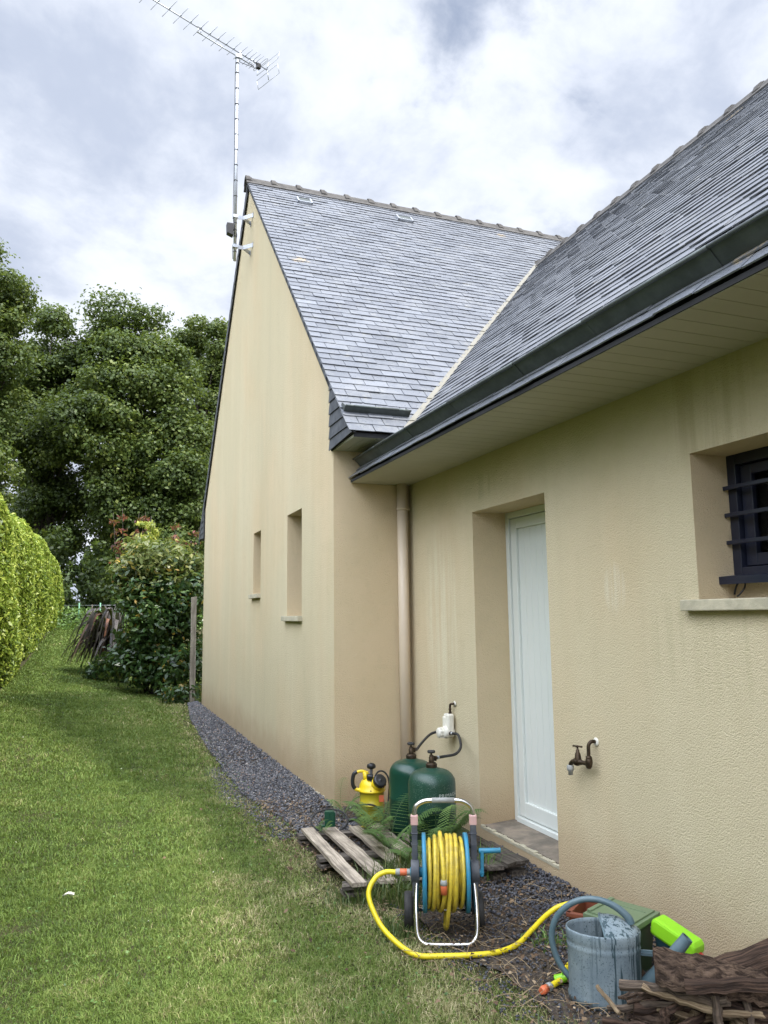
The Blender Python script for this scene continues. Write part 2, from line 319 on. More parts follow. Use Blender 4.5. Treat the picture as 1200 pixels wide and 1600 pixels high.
class MB:
    def __init__(s): s.v = []; s.f = []; s.g = []; s.sm = []
    def add(s, vs, fs, X=None, gr=None, smooth=False):
        b = len(s.v)
        for i, v in enumerate(vs):
            p = Vector(v); s.g.append(tuple(gr[i]) if gr else tuple(p))
            s.v.append(tuple(X @ p) if X is not None else tuple(p))
        for f in fs: s.f.append([b+i for i in f]); s.sm.append(smooth)
        return s
    def box(s, c, d, X=None, tap=1.):
        x, y, z = d[0]/2, d[1]/2, d[2]/2
        vs = [(c[0]+a*x*(tap if k < 0 else 1), c[1]+b*y*(tap if k < 0 else 1), c[2]+k*z) for k in (-1, 1) for b in (-1, 1) for a in (-1, 1)]
        return s.add(vs, [(0, 2, 3, 1), (4, 5, 7, 6), (0, 1, 5, 4), (2, 6, 7, 3), (0, 4, 6, 2), (1, 3, 7, 5)], X)
    def box2(s, a, b, X=None):
        return s.box([(a[i]+b[i])/2 for i in range(3)], [abs(b[i]-a[i]) for i in range(3)], X)
    def beam(s, a, b, w, h, up=(0, 0, 1), seg=1, rnd=None, warp=0.):
        """board from a to b, w wide, h thick, with a ragged outline if rnd"""
        a = Vector(a); b = Vector(b); d = (b-a); L = d.length; d.normalize()
        sd = d.cross(Vector(up)).normalized(); u = sd.cross(d).normalized()
        vs = []; gr = []
        off = (rnd.random()*50 if rnd else 0)
        for i in range(seg+1):
            f = i/seg; p = a+d*L*f
            if rnd: p = p+u*rnd.uniform(-warp, warp)+sd*rnd.uniform(-warp, warp)
            ww = w*(1+(rnd.uniform(-.07, .07) if rnd else 0)); hh = h*(1+(rnd.uniform(-.1, .1) if rnd else 0))
            e = (rnd.uniform(-.015, .015) if rnd and i in (0, seg) else 0)
            for q_, (x, z) in enumerate(((-1, -1), (1, -1), (1, 1), (-1, 1))):
                pp = p+sd*x*ww/2+u*z*hh/2+d*(e*x)
                vs.append(pp); gr.append((L*f+off, x*ww/2+off, z*hh/2))
        fs = [(0, 1, 2, 3)[::-1], tuple(seg*4+k for k in range(4))]
        for i in range(seg):
            for k in range(4):
                fs.append((i*4+k, i*4+(k+1) % 4, (i+1)*4+(k+1) % 4, (i+1)*4+k))
        return s.add(vs, fs, None, gr)
    def tube(s, pts, r, n=10, caps=True, X=None, rnd=None, rough=0., flat=1., closed=False):
        pts = [Vector(p) for p in pts]; N = len(pts)
        rs = r if isinstance(r, (list, tuple)) else [r]*N
        T = []
        for i in range(N):
            if closed: d = pts[(i+1) % N]-pts[i-1]
            else: d = pts[min(i+1, N-1)]-pts[max(i-1, 0)]
            T.append(d.normalized() if d.length > 1e-9 else Vector((0, 0, 1)))
        a = Vector((0, 0, 1)) if abs(T[0].z) < .9 else Vector((1, 0, 0))
        nn = (a-T[0]*a.dot(T[0])).normalized(); vs = []; gr = []; L = 0
        off = rnd.random()*40 if rnd else 0
        for i in range(N):
            if i: nn = (nn-T[i]*nn.dot(T[i])).normalized(); L += (pts[i]-pts[i-1]).length
            bb = T[i].cross(nn)
            for k in range(n):
                an = 2*math.pi*k/n; rr = rs[i]*(1+(rnd.uniform(-rough, rough) if rnd else 0))
                vs.append(pts[i]+nn*math.cos(an)*rr*flat+bb*math.sin(an)*rr)
                gr.append((L+off, math.cos(an)*rs[i]+off, math.sin(an)*rs[i]))
        fs = []
        M_ = N if closed else N-1
        for i in range(M_):
            j = (i+1) % N
            for k in range(n): fs.append((i*n+k, i*n+(k+1) % n, j*n+(k+1) % n, j*n+k))
        s.add(vs, fs, X, gr, True)
        if caps and not closed:
            b = len(s.v)-N*n
            s.f.append([b+k for k in range(n)][::-1]); s.sm.append(False)
            s.f.append([b+(N-1)*n+k for k in range(n)]); s.sm.append(False)
        return s
    def lathe(s, prof, n=28, X=None, sx=1., sy=1.):
        """prof: (r, z) list"""
        vs = []; 
        for r, z in prof:
            for k in range(n):
                a = 2*math.pi*k/n; vs.append((r*math.cos(a)*sx, r*math.sin(a)*sy, z))
        fs = []
        for i in range(len(prof)-1):
            for k in range(n): fs.append((i*n+k, i*n+(k+1) % n, (i+1)*n+(k+1) % n, (i+1)*n+k))
        if prof[0][0] > 1e-4: fs.append(tuple(range(n))[::-1])
        if prof[-1][0] > 1e-4: fs.append(tuple((len(prof)-1)*n+k for k in range(n)))
        return s.add(vs, fs, X, None, True)
    def prism(s, poly, a, b):
        """poly: list of 3D points, extruded by vector b-a (a offset, b offset)"""
        n = len(poly); a = Vector(a); b = Vector(b)
        vs = [Vector(p)+a for p in poly]+[Vector(p)+b for p in poly]
        fs = [tuple(range(n))[::-1], tuple(n+i for i in range(n))]+[(i, (i+1) % n, n+(i+1) % n, n+i) for i in range(n)]
        return s.add(vs, fs)
    def quad(s, *p): return s.add(p, [tuple(range(len(p)))])

def part(name, mb, m, parent=None, world=False, bevel=0., label=None, attrs=None, fixn=True, sub=0):
    me = bpy.data.meshes.new(name)
    vs = mb.v
    if parent and world:
        inv = TW[parent.name].inverted(); vs = [tuple(inv @ Vector(v)) for v in vs]
    me.from_pydata([tuple(v) for v in vs], [], mb.f)
    at = me.attributes.new('gr', 'FLOAT_VECTOR', 'POINT'); at.data.foreach_set('vector', np.array(mb.g, 'f').ravel())
    if attrs:
        a2 = me.attributes.new('tone', 'FLOAT', 'POINT'); a2.data.foreach_set('value', np.array(attrs, 'f'))
    me.polygons.foreach_set('use_smooth', mb.sm)
    if fixn:
        bm = bmesh.new(); bm.from_mesh(me); bmesh.ops.recalc_face_normals(bm, faces=bm.faces); bm.to_mesh(me); bm.free()
    me.materials.append(m)
    o = bpy.data.objects.new(name, me); COL.objects.link(o)
    TW[o.name] = TW[parent.name].copy() if parent else Matrix.Identity(4)
    if parent: o.parent = parent
    if bevel:
        bv = o.modifiers.new('bevel', 'BEVEL'); bv.width = bevel; bv.segments = 2; bv.limit_method = 'ANGLE'; bv.angle_limit = rad(40)
    if sub:
        sb = o.modifiers.new('sub', 'SUBSURF'); sb.levels = sub; sb.render_levels = sub
    if label: o['label'] = label
    return o
def solo(name, mb, m, label, cat, loc=(0, 0, 0), group=None, kind=None, **kw):
    """a thing that is a single mesh, verts given in world space"""
    loc = Vector(loc); mb.v = [tuple(Vector(v)-loc) for v in mb.v]
    o = part(name, mb, m, **kw); o.location = loc
    return setp(o, label, cat, group, kind)

def np_mesh(name, V, F, m, tone=None, parent=None, smooth=False):
    """V (N,3) float, F (M,k) int"""
    me = bpy.data.meshes.new(name); V = np.asarray(V, 'f'); F = np.asarray(F, 'i')
    k = F.shape[1]
    me.vertices.add(len(V)); me.vertices.foreach_set('co', V.ravel())
    me.loops.add(F.size); me.loops.foreach_set('vertex_index', F.ravel())
    me.polygons.add(len(F)); me.polygons.foreach_set('loop_start', np.arange(0, F.size, k, dtype='i'))
    try: me.polygons.foreach_set('loop_total', np.full(len(F), k, 'i'))
    except Exception: pass
    me.update(calc_edges=True)
    if tone is not None:
        a = me.attributes.new('tone', 'FLOAT', 'POINT'); a.data.foreach_set('value', np.asarray(tone, 'f'))
    if smooth: me.polygons.foreach_set('use_smooth', np.ones(len(F), bool))
    me.materials.append(m)
    o = bpy.data.objects.new(name, me); COL.objects.link(o)
    if parent: o.parent = parent
    TW[o.name] = Matrix.Identity(4)
    return o
def cr(pts, n=6, closed=False):
    """Catmull-Rom curve through pts"""
    P = [Vector(p) for p in pts]; N = len(P); out = []
    R = range(N if closed else N-1)
    for i in R:
        if closed: a, b, c, d = P[i-1], P[i], P[(i+1) % N], P[(i+2) % N]
        else: a, b, c, d = P[max(i-1, 0)], P[i], P[i+1], P[min(i+2, N-1)]
        for k in range(n):
            u = k/n
            out.append(.5*((2*b)+(c-a)*u+(2*a-5*b+4*c-d)*u*u+(3*b-a-3*c+d)*u**3))
    if not closed: out.append(P[-1])
    return out
def sstep(t): t = np.clip(t, 0, 1); return t*t*(3-2*t)
def gz(x, y):
    """height of the garden: a low bank towards the hedge, rising beyond the house"""
    return .15*np.clip(1.3-x, 0, 4)*sstep((y-3)/9)*(1-.7*sstep((y-16)/14))+1.15*sstep((y-13)/23)

# ============================================================ THE GROUND
def build_ground():
    xs = np.concatenate([np.linspace(-400, -12, 14), np.linspace(-8, 8, 65), np.linspace(12, 400, 14)])
    ys = np.concatenate([np.linspace(-300, -6, 12), np.linspace(-4, 40, 111), np.linspace(46, 700, 16)])
    rng = np.random.default_rng(3)
    X, Y = np.meshgrid(xs, ys)
    Z = gz(X, Y)
    near = (np.abs(X) < 9) & (Y > -5) & (Y < 41)
    Z = Z-.012+np.where(near, rng.normal(0, .004, Z.shape), 0)
    V = np.stack([X.ravel(), Y.ravel(), Z.ravel()], 1); nx = len(xs)
    i, j = np.meshgrid(np.arange(len(ys)-1), np.arange(nx-1), indexing='ij')
    a = (i*nx+j).ravel(); F = np.stack([a, a+1, a+nx+1, a+nx], 1)
    o = np_mesh('ground', V, F, M['soil'], smooth=True); setp(o, kind='structure')
build_ground()
# edge between lawn and gravel: x at given y
LE = np.array([(-5, 1.6), (2.3, 1.66), (2.7, 1.68), (3.3, 1.64), (3.9, 1.54), (4.2, 1.47), (4.8, 1.38), (5.3, 1.43), (5.63, 1.46), (6.8, 1.31), (9.2, 1.36), (12, 1.50), (14, 1.70), (14.6, 3), (60, 3)])
def lawn_edge(y): return np.interp(y, LE[:, 0], LE[:, 1])
# bed of mulch / gravel base beside the walls, a sheet just above the soil
def strip():
    ys = np.linspace(-4, 14.3, 120); V = []; F = []
    for y in ys:
        e = lawn_edge(y)+.03*math.sin(y*7)+.02*math.sin(y*17)
        w = 1.9 if y > 6.03 else 2.6
        V += [(e, y, .0), ((e+w)/2, y, .004), (w, y, .0)]
    for i in range(len(ys)-1):
        for k in (0, 1): a = i*3+k; F.append((a, a+1, a+4, a+3))
    o = np_mesh('gravel_bed', V, F, M['mulch']); setp(o, kind='structure')
strip()

# ============================================================ THE HOUSE
GX, GY, WX = 1.862, 6.018, 2.535          # gable wall x, return wall y, door wall x
GY2 = 13.66
H = thing('house', 'cream rendered bungalow with steep grey slate roofs, pointed gable end and a white back door', 'house', (WX, GY, 0))
mG, mR = 1.035, .996
cG, sG = math.cos(math.atan(mG)), math.sin(math.atan(mG))
cR, sR = math.cos(math.atan(mR)), math.sin(math.atan(mR))
RY, RZ = 9.84, 2.896+1.035*(9.84-5.47)    # gable ridge
R2X = 5.77; R2Z = 2.615+.996*(R2X-2.0)    # ridge of the long roof

def wall_holes(mb, us, zs, holes, P):
    for i in range(len(us)-1):
        for j in range(len(zs)-1):
            uc = (us[i]+us[i+1])/2; zc = (zs[j]+zs[j+1])/2
            if any(h[0] < uc < h[1] and h[2] < zc < h[3] for h in holes): continue
            mb.quad(P(us[i], zs[j]), P(us[i+1], zs[j]), P(us[i+1], zs[j+1]), P(us[i], zs[j+1]))
# gable wall
holesG = [(7.035, 7.61, 1.493, 2.514), (8.90, 9.33, 1.756, 2.503)]
mb = MB()
wall_holes(mb, [GY, 7.035, 7.61, 8.90, 9.33, GY2], [-.3, 1.493, 1.756, 2.503, 2.514, 3.40], holesG, lambda u, z: (GX, u, z))
mb.add([(GX, GY, 3.40), (GX, GY2, 3.40), (GX, RY, RZ-.03)], [(0, 1, 2)])
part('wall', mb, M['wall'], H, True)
# return wall between the gable and the door wall
mb = MB(); mb.quad((GX, GY, -.3), (WX+.6, GY, -.3), (WX+.6, GY, 3.3), (GX, GY, 3.3))
part('wall', mb, M['wall_clean'], H, True, label='short sheltered peach wall in the inner corner')
# door wall
holesD = [(3.917, 4.854, .077, 2.216), (1.35, 2.711, 1.545, 2.21)]
mb = MB()
wall_holes(mb, [-3, 1.35, 2.711, 3.917, 4.854, GY], [-.3, .077, 1.545, 2.21, 2.216, 2.66], holesD, lambda u, z: (WX, u, z))
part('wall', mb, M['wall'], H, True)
# far sides, so the house is closed
mb = MB()
mb.quad((GX, GY2, -.3), (9, GY2, -.3), (9, GY2, 3.45), (GX, GY2, 3.45))
mb.quad((9, -3, -.3), (9, GY2, -.3), (9, GY2, 2.8), (9, -3, 2.8))
mb.quad((WX, -3, -.3), (9, -3, -.3), (9, -3, 3.1), (WX, -3, 2.9))
mb.add([(WX, -3, 2.9), (9, -3, 2.9), (R2X, -3, R2Z-.03)], [(0, 1, 2)])
mb.add([(9, GY, 3.0), (9, GY2, 3.4), (9, RY, RZ-.03)], [(0, 1, 2)])
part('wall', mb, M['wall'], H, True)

def reveal(x0, x1, y0, y1, z0, z1, floor=True):
    mb = MB()
    mb.quad((x0, y1, z0), (x1, y1, z0), (x1, y1, z1), (x0, y1, z1))
    mb.quad((x0, y0, z0), (x1, y0, z0), (x1, y0, z1), (x0, y0, z1))
    mb.quad((x0, y0, z1), (x1, y0, z1), (x1, y1, z1), (x0, y1, z1))
    if floor: mb.quad((x0, y0, z0), (x1, y0, z0), (x1, y1, z0), (x0, y1, z0))
    return mb
# narrow gable windows: reveal, frame, pane, sill
for (a, b, z0, z1), lb in zip(holesG, ('taller narrow window slot nearer the corner', 'smaller narrow window slot further along the gable')):
    mb = MB(); x = GX+.24
    for q_ in (((x, a, z0), (x+.05, a+.05, z1)), ((x, b-.05, z0), (x+.05, b, z1)), ((x, a+.05, z0), (x+.05, b-.05, z0+.05)), ((x, a+.05, z1-.05), (x+.05, b-.05, z1))): mb.box2(*q_)
    w = part('window', mb, M['pvc_white'], H, True, label=lb)
    part('pane', MB().box2((x+.02, a+.04, z0+.04), (x+.03, b-.04, z1-.04)), M['glass'], w, True)
    rv = part('reveal', reveal(GX, x+.02, a, b, z0, z1), M['reveal'], w, True)
    mb = MB(); mb.box2((GX-.045, a-.02 if a < 8 else a+.0, z0-.045), (GX+.23, b+.07, z0+.004))
    part('sill', mb, M['sill'], w, True, bevel=.004)

# door
y0, y1, z0, z1 = 3.917, 4.854, .077, 2.216; DX = 2.80
mb = MB(); f = .045
for q_ in (((DX, y1-f, z0), (DX+.07, y1, z1)), ((DX, y0, z0), (DX+.07, y0+f, z1)), ((DX, y0+f, z1-f), (DX+.07, y1-f, z1)), ((DX-.012, y0+f, z0+.008), (DX+.07, y1-f, z0+.045))): mb.box2(*q_)
fr = part('door_frame', mb, M['pvc_white'], H, True, bevel=.004)
part('reveal', reveal(WX, DX+.03, y0, y1, z0, z1, False), M['reveal'], fr, True)
mb = MB(); a, b = y0+f+.004, y1-f-.004; g = .075; c0, c1 = z0+.05, z1-f-.004
xx = DX+.012
for q_ in (((xx, b-g, c0), (xx+.05, b, c1)), ((xx, a, c0), (xx+.05, a+g, c1)), ((xx, a+g, c0), (xx+.05, b-g, c0+.10)), ((xx, a+g, c1-g), (xx+.05, b-g, c1))): mb.box2(*q_)
dr = part('door', mb, M['pvc_white'], H, True, bevel=.005, label='white panelled back door')
mb = MB(); n = 9; ww = (b-g-a-g)/n
for i in range(n):
    mb.box2((xx+.018, a+g+i*ww+.0014, c0+.098), (xx+.032, a+g+(i+1)*ww-.0014, c1-g+.002))
mb.box2((xx+.0205, a+g, c0+.1), (xx+.036, b-g, c1-g))
part('panel', mb, M['pvc_white'], dr, True, bevel=.002)
mb = MB(); mb.box2((xx-.012, a+.02, 1.08), (xx+.002, a+.055, 1.30)); mb.box2((xx-.045, a+.03, 1.16), (xx-.01, a+.045, 1.175)); mb.box2((xx-.05, a+.03, 1.155), (xx-.038, a+.15, 1.18))
part('handle', mb, M['pvc_white'], dr, True, bevel=.003)
# threshold: worn stone with a ragged lip of render
mb = MB(); rnd = random.Random(5)
nseg = 14
for i in range(nseg):
    ya = y0+(y1-y0)*i/nseg; yb = y0+(y1-y0)*(i+1)/nseg
    fa = rnd.uniform(-.004, .006)
    mb.add([(WX+.028+fa, ya, .0), (DX+.03, ya, .0), (DX+.03, yb, .0), (WX+.028+fa, yb, 0),
            (WX+.028+fa, ya, .079), (DX+.03, ya, .092), (DX+.03, yb, .092), (WX+.028+fa, yb, .079)], [(0, 1, 2, 3), (4, 7, 6, 5), (0, 4, 5, 1), (3, 2, 6, 7), (0, 3, 7, 4)])
th = part('threshold', mb, M['stone'], H, True)
mb = MB()
for i in range(28):
    ya = y0+.001+(y1-y0-.002)*i/28; yb = y0+.001+(y1-y0-.002)*(i+1)/28
    mb.box2((WX-.003, ya, .062), (WX+.026+rnd.uniform(-.009, .006), yb, .081+rnd.uniform(-.006, .003)))
part('render_lip', mb, M['sill'], th, True)

# barred window at the right edge
ya, yb, za, zb = 1.35, 2.711, 1.545, 2.21; x = 2.745
mb = MB(); zf = 1.652
for q_ in (((x, yb-.05, zf), (x+.07, yb, zb)), ((x, ya, zf), (x+.07, ya+.05, zb)), ((x, ya+.05, zb-.05), (x+.07, yb-.05, zb)), ((x, ya+.05, zf), (x+.07, yb-.05, zf+.04)),
           ((x+.025, yb-.115, zf+.045), (x+.06, yb-.055, zb-.055)), ((x+.025, ya+.06, zf+.045), (x+.06, yb-.115, zf+.10)), ((x+.025, ya+.06, zb-.10), (x+.06, yb-.115, zb-.055)), ((x+.025, 2.0, zf+.10), (x+.06, 2.05, zb-.1))): mb.box2(*q_)
w = part('window', mb, M['navy'], H, True, bevel=.003, label='dark navy barred window at the right edge')
part('pane', MB().box2((x+.045, ya+.06, zf+.09), (x+.05, yb-.11, zb-.09)), mat('clear_glass', (.6, .6, .6), .02, build=lambda q, P, oc, out: (P.inputs['Transmission Weight'].__setattr__('default_value', 1.), P.inputs['IOR'].__setattr__('default_value', 1.1))), w, True)
part('reveal', reveal(WX, x+.02, ya, yb, za, zb), M['reveal'], w, True)
part('blind_edge', MB().box2((x+.12, yb-.21, zf+.0), (x+.14, yb-.165, zb)), M['blind'], w, True)
mb = MB()
for zz in (2.055, 1.93, 1.805): mb.box2((x-.035, ya, zz-.009), (x-.022, yb-.003, zz+.009))
for yy in (2.35, 1.98, 1.6): mb.box2((x-.022, yy-.008, zf+.02), (x-.012, yy+.008, zb-.02))
part('security_bars', mb, M['navy'], w, True, bevel=.002)
mb = MB(); mb.prism([(x-.09, 0, 1.632), (x-.09, 0, 1.650), (x+.01, 0, 1.660), (x+.01, 0, 1.642)], (0, ya, 0), (0, yb+.004, 0))
mb.prism([(x-.09, 0, 1.615), (x-.09, 0, 1.633), (x-.083, 0, 1.633), (x-.083, 0, 1.615)], (0, ya, 0), (0, yb+.002, 0))
part('drip_sill', mb, M['navy'], w, True)
mb = MB(); mb.tube(cr([(x-.03, yb-.09, 1.632), (x-.045, yb-.10, 1.60), (x-.06, yb-.085, 1.57), (x-.05, yb-.06, 1.562)], 5), .004, 6)
mb.tube(cr([(x-.03, yb-.06, 1.632), (x-.05, yb-.055, 1.60), (x-.045, yb-.04, 1.57)], 5), .005, 6)
part('cable', mb, M['black'], w, True)
mb = MB(); mb.box2((x, ya, za), (x+.02, yb, 1.64)); part('sub_sill', mb, M['reveal'], w, True)
mb = MB(); mb.box2((WX-.045, ya-.1, 1.499), (x, yb+.075, 1.549))
part('sill', mb, M['sill'], w, True, bevel=.005)
# the room behind it
mb = MB(); mb.box2((x+.08, .3, .5), (5, 3.4, 2.5)); part('room', mb, M['dark'], H, True)

# downpipe with collar and clips
mb = MB(); px, py = 2.453, 5.963
mb.tube([(px, py, .02), (px, py, 2.62)], .045, 20)
dp = part('downpipe', mb, M['pipe'], H, True)
mb = MB(); mb.tube([(px, py, 2.372), (px, py, 2.392)], .050, 20); mb.box2((px-.01, py+.03, 2.376), (px+.01, py+.06, 2.388)); mb.box2((px+.046, py-.008, 2.374), (px+.066, py+.008, 2.390))
part('collar', mb, M['pipe'], dp, True)
part('pipe_joint', MB().tube([(px, py, .30), (px, py, .32)], .049, 20), M['pipe'], dp, True)

# ------------------------------------------------------------ roofs
def clip(poly, a, b, c):
    """keep a*u+b*s <= c"""
    out = []
    for i in range(len(poly)):
        p, q_ = poly[i], poly[(i+1) % len(poly)]
        dp_ = a*p[0]+b*p[1]-c; dq = a*q_[0]+b*q_[1]-c
        if dp_ <= 0: out.append(p)
        if dp_*dq < 0:
            t_ = dp_/(dp_-dq); out.append((p[0]+(q_[0]-p[0])*t_, p[1]+(q_[1]-p[1])*t_))
    return out
def slates(name, O, U, D, Nn, u0, u1, s0, s1, halfs, seed, e=.105, w=.215, urange=None, label=None, skip=None):
    rnd = random.Random(seed); mb = MB(); tone = []
    O, U, D, Nn = Vector(O), Vector(U), Vector(D), Vector(Nn)
    nrow = int(math.ceil((s1-s0)/e))
    for r in range(nrow):
        sb = s0+r*e; u = u0-(w/2 if r % 2 else 0)-.0
        if urange: ua, ub = urange(sb)
        else: ua, ub = u0, u1
        rowbias = rnd.uniform(-.06, .06); rs = rnd.uniform(-.003, .003)
        while u < ub:
            jit = rnd.uniform(-.004, .004)
            jb = rnd.uniform(-.004, .004)+rs
            poly = [(u+.0028, sb+jb), (u+w-.0028, sb+jb+rnd.uniform(-.0035, .0035)), (u+w-.0028, min(sb+e*1.7, s1+.02)), (u+.0028, min(sb+e*1.7, s1+.02))]
            if rnd.random() < .10: poly = [(u+.0018+rnd.uniform(.005, .03), poly[0][1])]+poly[1:]+[(u+.0018, poly[0][1]+rnd.uniform(.008, .025))]
            poly = clip(poly, -1, 0, -ua); poly = clip(poly, 1, 0, ub) if poly else poly
            for h in halfs:
                if poly and (len(h) < 4 or h[3](sb)): poly = clip(poly, *h[:3])
            u += w
            if len(poly) < 3: continue
            if skip and skip(u-w/2, sb+e/2): pass
            lift = rnd.uniform(.010, .0165); tilt = rnd.uniform(-.0022, .0022)
            tn = min(1, max(0, rnd.gauss(.45, .13)+rowbias*.5))
            n = len(poly); vs = []
            for k in (0, 1):
                for (pu, ps) in poly:
                    fr_ = (ps-sb)/(e*1.7)
                    hh = lift*(1-fr_)+.001+tilt*((pu-u)/w+.5)*(1-fr_)+(.0065 if k else 0)
                    vs.append(O+U*pu+D*ps+Nn*hh)
            fs = [tuple(range(n))[::-1], tuple(n+i for i in range(n))]+[(i, (i+1) % n, n+(i+1) % n, n+i) for i in range(n)]
            mb.add(vs, fs); tone += [tn]*(2*n)
    return part(name, mb, M['slate'], H, True, attrs=tone, label=label)
Gs1 = (RY-5.47)/cG-.03
# gable wing, slope that faces the camera: u = x, s up the slope
slates('roof_slope', (0, 5.47, 2.896), (1, 0, 0), (0, cG, sG), (0, -sG, cG), 1.815, 9.05, 0, Gs1,
       [(1, -.7221, 2.282-.035, lambda s: s < 4.86)], 11, label='slate slope of the gable wing with two small roof vents')
Rs1 = (R2X-2.0)/cR-.03
slates('roof_slope', (2.0, 0, 2.615), (0, 1, 0), (cR, 0, sR), (-sR, 0, cR), -3.1, 9, 0, Rs1,
       [(1, 0, 6.012, lambda s: s < .385), (1, -.6818, 5.1985-.035, lambda s: s >= .385)], 23, label='long slate slope above the door wall')
# roof decks (dark underside) and the far slopes
mb = MB()
def deck(pts, n, th=.022, off=.004):
    n = Vector(n); mb.prism(pts, n*(-th-off), n*(-off))
def Gp(x, s): return (x, 5.47+cG*s, 2.896+sG*s)
def Rp(y, s): return (2.0+cR*s, y, 2.615+sR*s)
deck([Gp(1.835, .09), Gp(2.27, .09), Gp(2.282+.7221*4.8, 4.8), Gp(9.0, 4.8), Gp(9.0, Gs1+.02), Gp(1.835, Gs1+.02)], (0, -sG, cG))
deck([Rp(-3.05, .09), Rp(6.0, .09), Rp(6.0, .36), Rp(5.1985+.6818*.36, .36), Rp(5.1985+.6818*Rs1, Rs1), Rp(-3.05, Rs1)], (-sR, 0, cR))
part('roof_deck', mb, M['under'], H, True)
mb = MB()
e2 = RY+(RY-5.47)
deck([(1.83, e2, 2.896), (9.05, e2, 2.896), (9.05, RY, RZ), (1.83, RY, RZ)], (0, sG, cG), .05, -.01)
deck([(9.4, -3.05, 2.75), (9.4, GY, 2.75), (R2X, 9.0, R2Z), (R2X, -3.05, R2Z)], (sR, 0, cR), .05, -.01)
part('roof_slope', mb, M['slate'], H, True, attrs=[.4]*len(mb.v))

# slate hung edge along the gable rakes
mb = MB(); tn = []; rnd = random.Random(8)
L = (RY-5.47)/cG
n = int(L/.105)
for i in range(n):
    s = i*.105
    hgt = .105+.012*(i % 2)
    p = [Gp(0, s-.005), Gp(0, s+.125)]
    for side in (0, 1):
        if side == 0 and s < .85: continue
        def mir(P): return P if side == 0 else (P[0], 2*RY-P[1], P[2])
        a = mir(p[0]); b = mir(p[1]); dn = .075+rnd.uniform(-.004, .004) if side == 0 else .13
        x0 = GX-.030-(i % 2)*.004; x1 = x0+.006
        vs = [(x0, a[1], a[2]+.008), (x0, b[1], b[2]+.008), (x0+.004, b[1], b[2]-dn), (x0, a[1], a[2]-dn)]
        vs += [(v[0]+.007, v[1], v[2]) for v in vs]
        mb.add(vs, [(0, 1, 2, 3), (7, 6, 5, 4), (0, 4, 5, 1), (1, 5, 6, 2), (2, 6, 7, 3), (3, 7, 4, 0)]); tn += [rnd.random()*.5]*8
part('rake_edge', mb, M['slate_dark'], H, True, attrs=tn)
mb = MB()
for side in (0, 1):
    def mir(P): return P if side == 0 else (P[0], 2*RY-P[1], P[2])
    a, b = Gp(0, .75), Gp(0, L-.01); pts = [a, b, (0, b[1]-.0, b[2]-.10), (0, a[1], a[2]-.10)]
    pts = [mir(q_) for q_ in pts]
    mb.prism(pts, (GX-.022, 0, -.004), (GX-.002, 0, -.004))
part('rake_board', mb, M['under'], H, True)
# slate-hung cheek below the eave at the corner (both ends of the gable)
for side in (0, 1):
    mb = MB(); tn = []
    def mir(P): return P if side == 0 else (P[0], 2*RY-P[1], P[2])
    poly = [(5.462, 2.892), (6.052, 2.862), (6.052, 3.50), (5.62, 3.055)]
    rr = 0
    zr = 2.855
    while zr < 3.5:
        uu = 5.30+(rr % 2)*.07
        while uu < 6.06:
            q_ = [(uu+.0015, zr+rnd.uniform(-.003, .003)), (uu+.1385, zr+rnd.uniform(-.003, .003)), (uu+.1385, zr+.15), (uu+.0015, zr+.15)]
            for i in range(4):
                a = poly[i]; b = poly[(i+1) % 4]
                nx, ny = b[1]-a[1], -(b[0]-a[0])
                q_ = clip(q_, nx, ny, nx*a[0]+ny*a[1]) if q_ else q_
            if len(q_) >= 3:
                n = len(q_); vs = []
                for k in (0, 1):
                    for (uy, uz) in q_:
                        fr_ = (uz-zr)/.15; vs.append(mir((GX-.012-.014*(1-fr_)-.006*k, uy, uz)))
                mb.add(vs, [tuple(range(n))[::-1], tuple(n+i for i in range(n))]+[(i, (i+1) % n, n+(i+1) % n, n+i) for i in range(n)]); tn += [rnd.random()*.6]*(2*n)
            uu += .14
        zr += .105; rr += 1
    part('slate_cheek', mb, M['slate_dark'], H, True, attrs=tn)
    mb = MB(); mb.prism([mir((0, a, b)) for a, b in poly], (GX-.012, 0, 0), (GX+.01, 0, 0)); part('cheek_board', mb, M['under'], H, True)

# soffits, board by board
mb = MB(); y = -3.0
while y < 6.0:
    yy = min(y+.1, 6.015); mb.box2((2.012, y+.002, 2.594), (WX+.0, yy-.002, 2.606)); y += .1
mb.box2((2.012, -3, 2.600), (WX, 6.015, 2.612))
part('soffit', mb, M['pvc_soffit'], H, True)
mb = MB(); x = GX
while x < 2.62:
    mb.box2((x+.002, 5.492, 2.862), (x+.098, GY, 2.874)); x += .1
mb.box2((GX, 5.492, 2.868), (2.62, GY, 2.880))
part('soffit', mb, M['pvc_soffit'], H, True)
mb = MB(); mb.box2((2.006, -3, 2.597), (2.012, 6.0, 2.618)); mb.box2((GX, 5.484, 2.864), (2.3, 5.492, 2.898))
part('fascia', mb, M['under'], H, True)

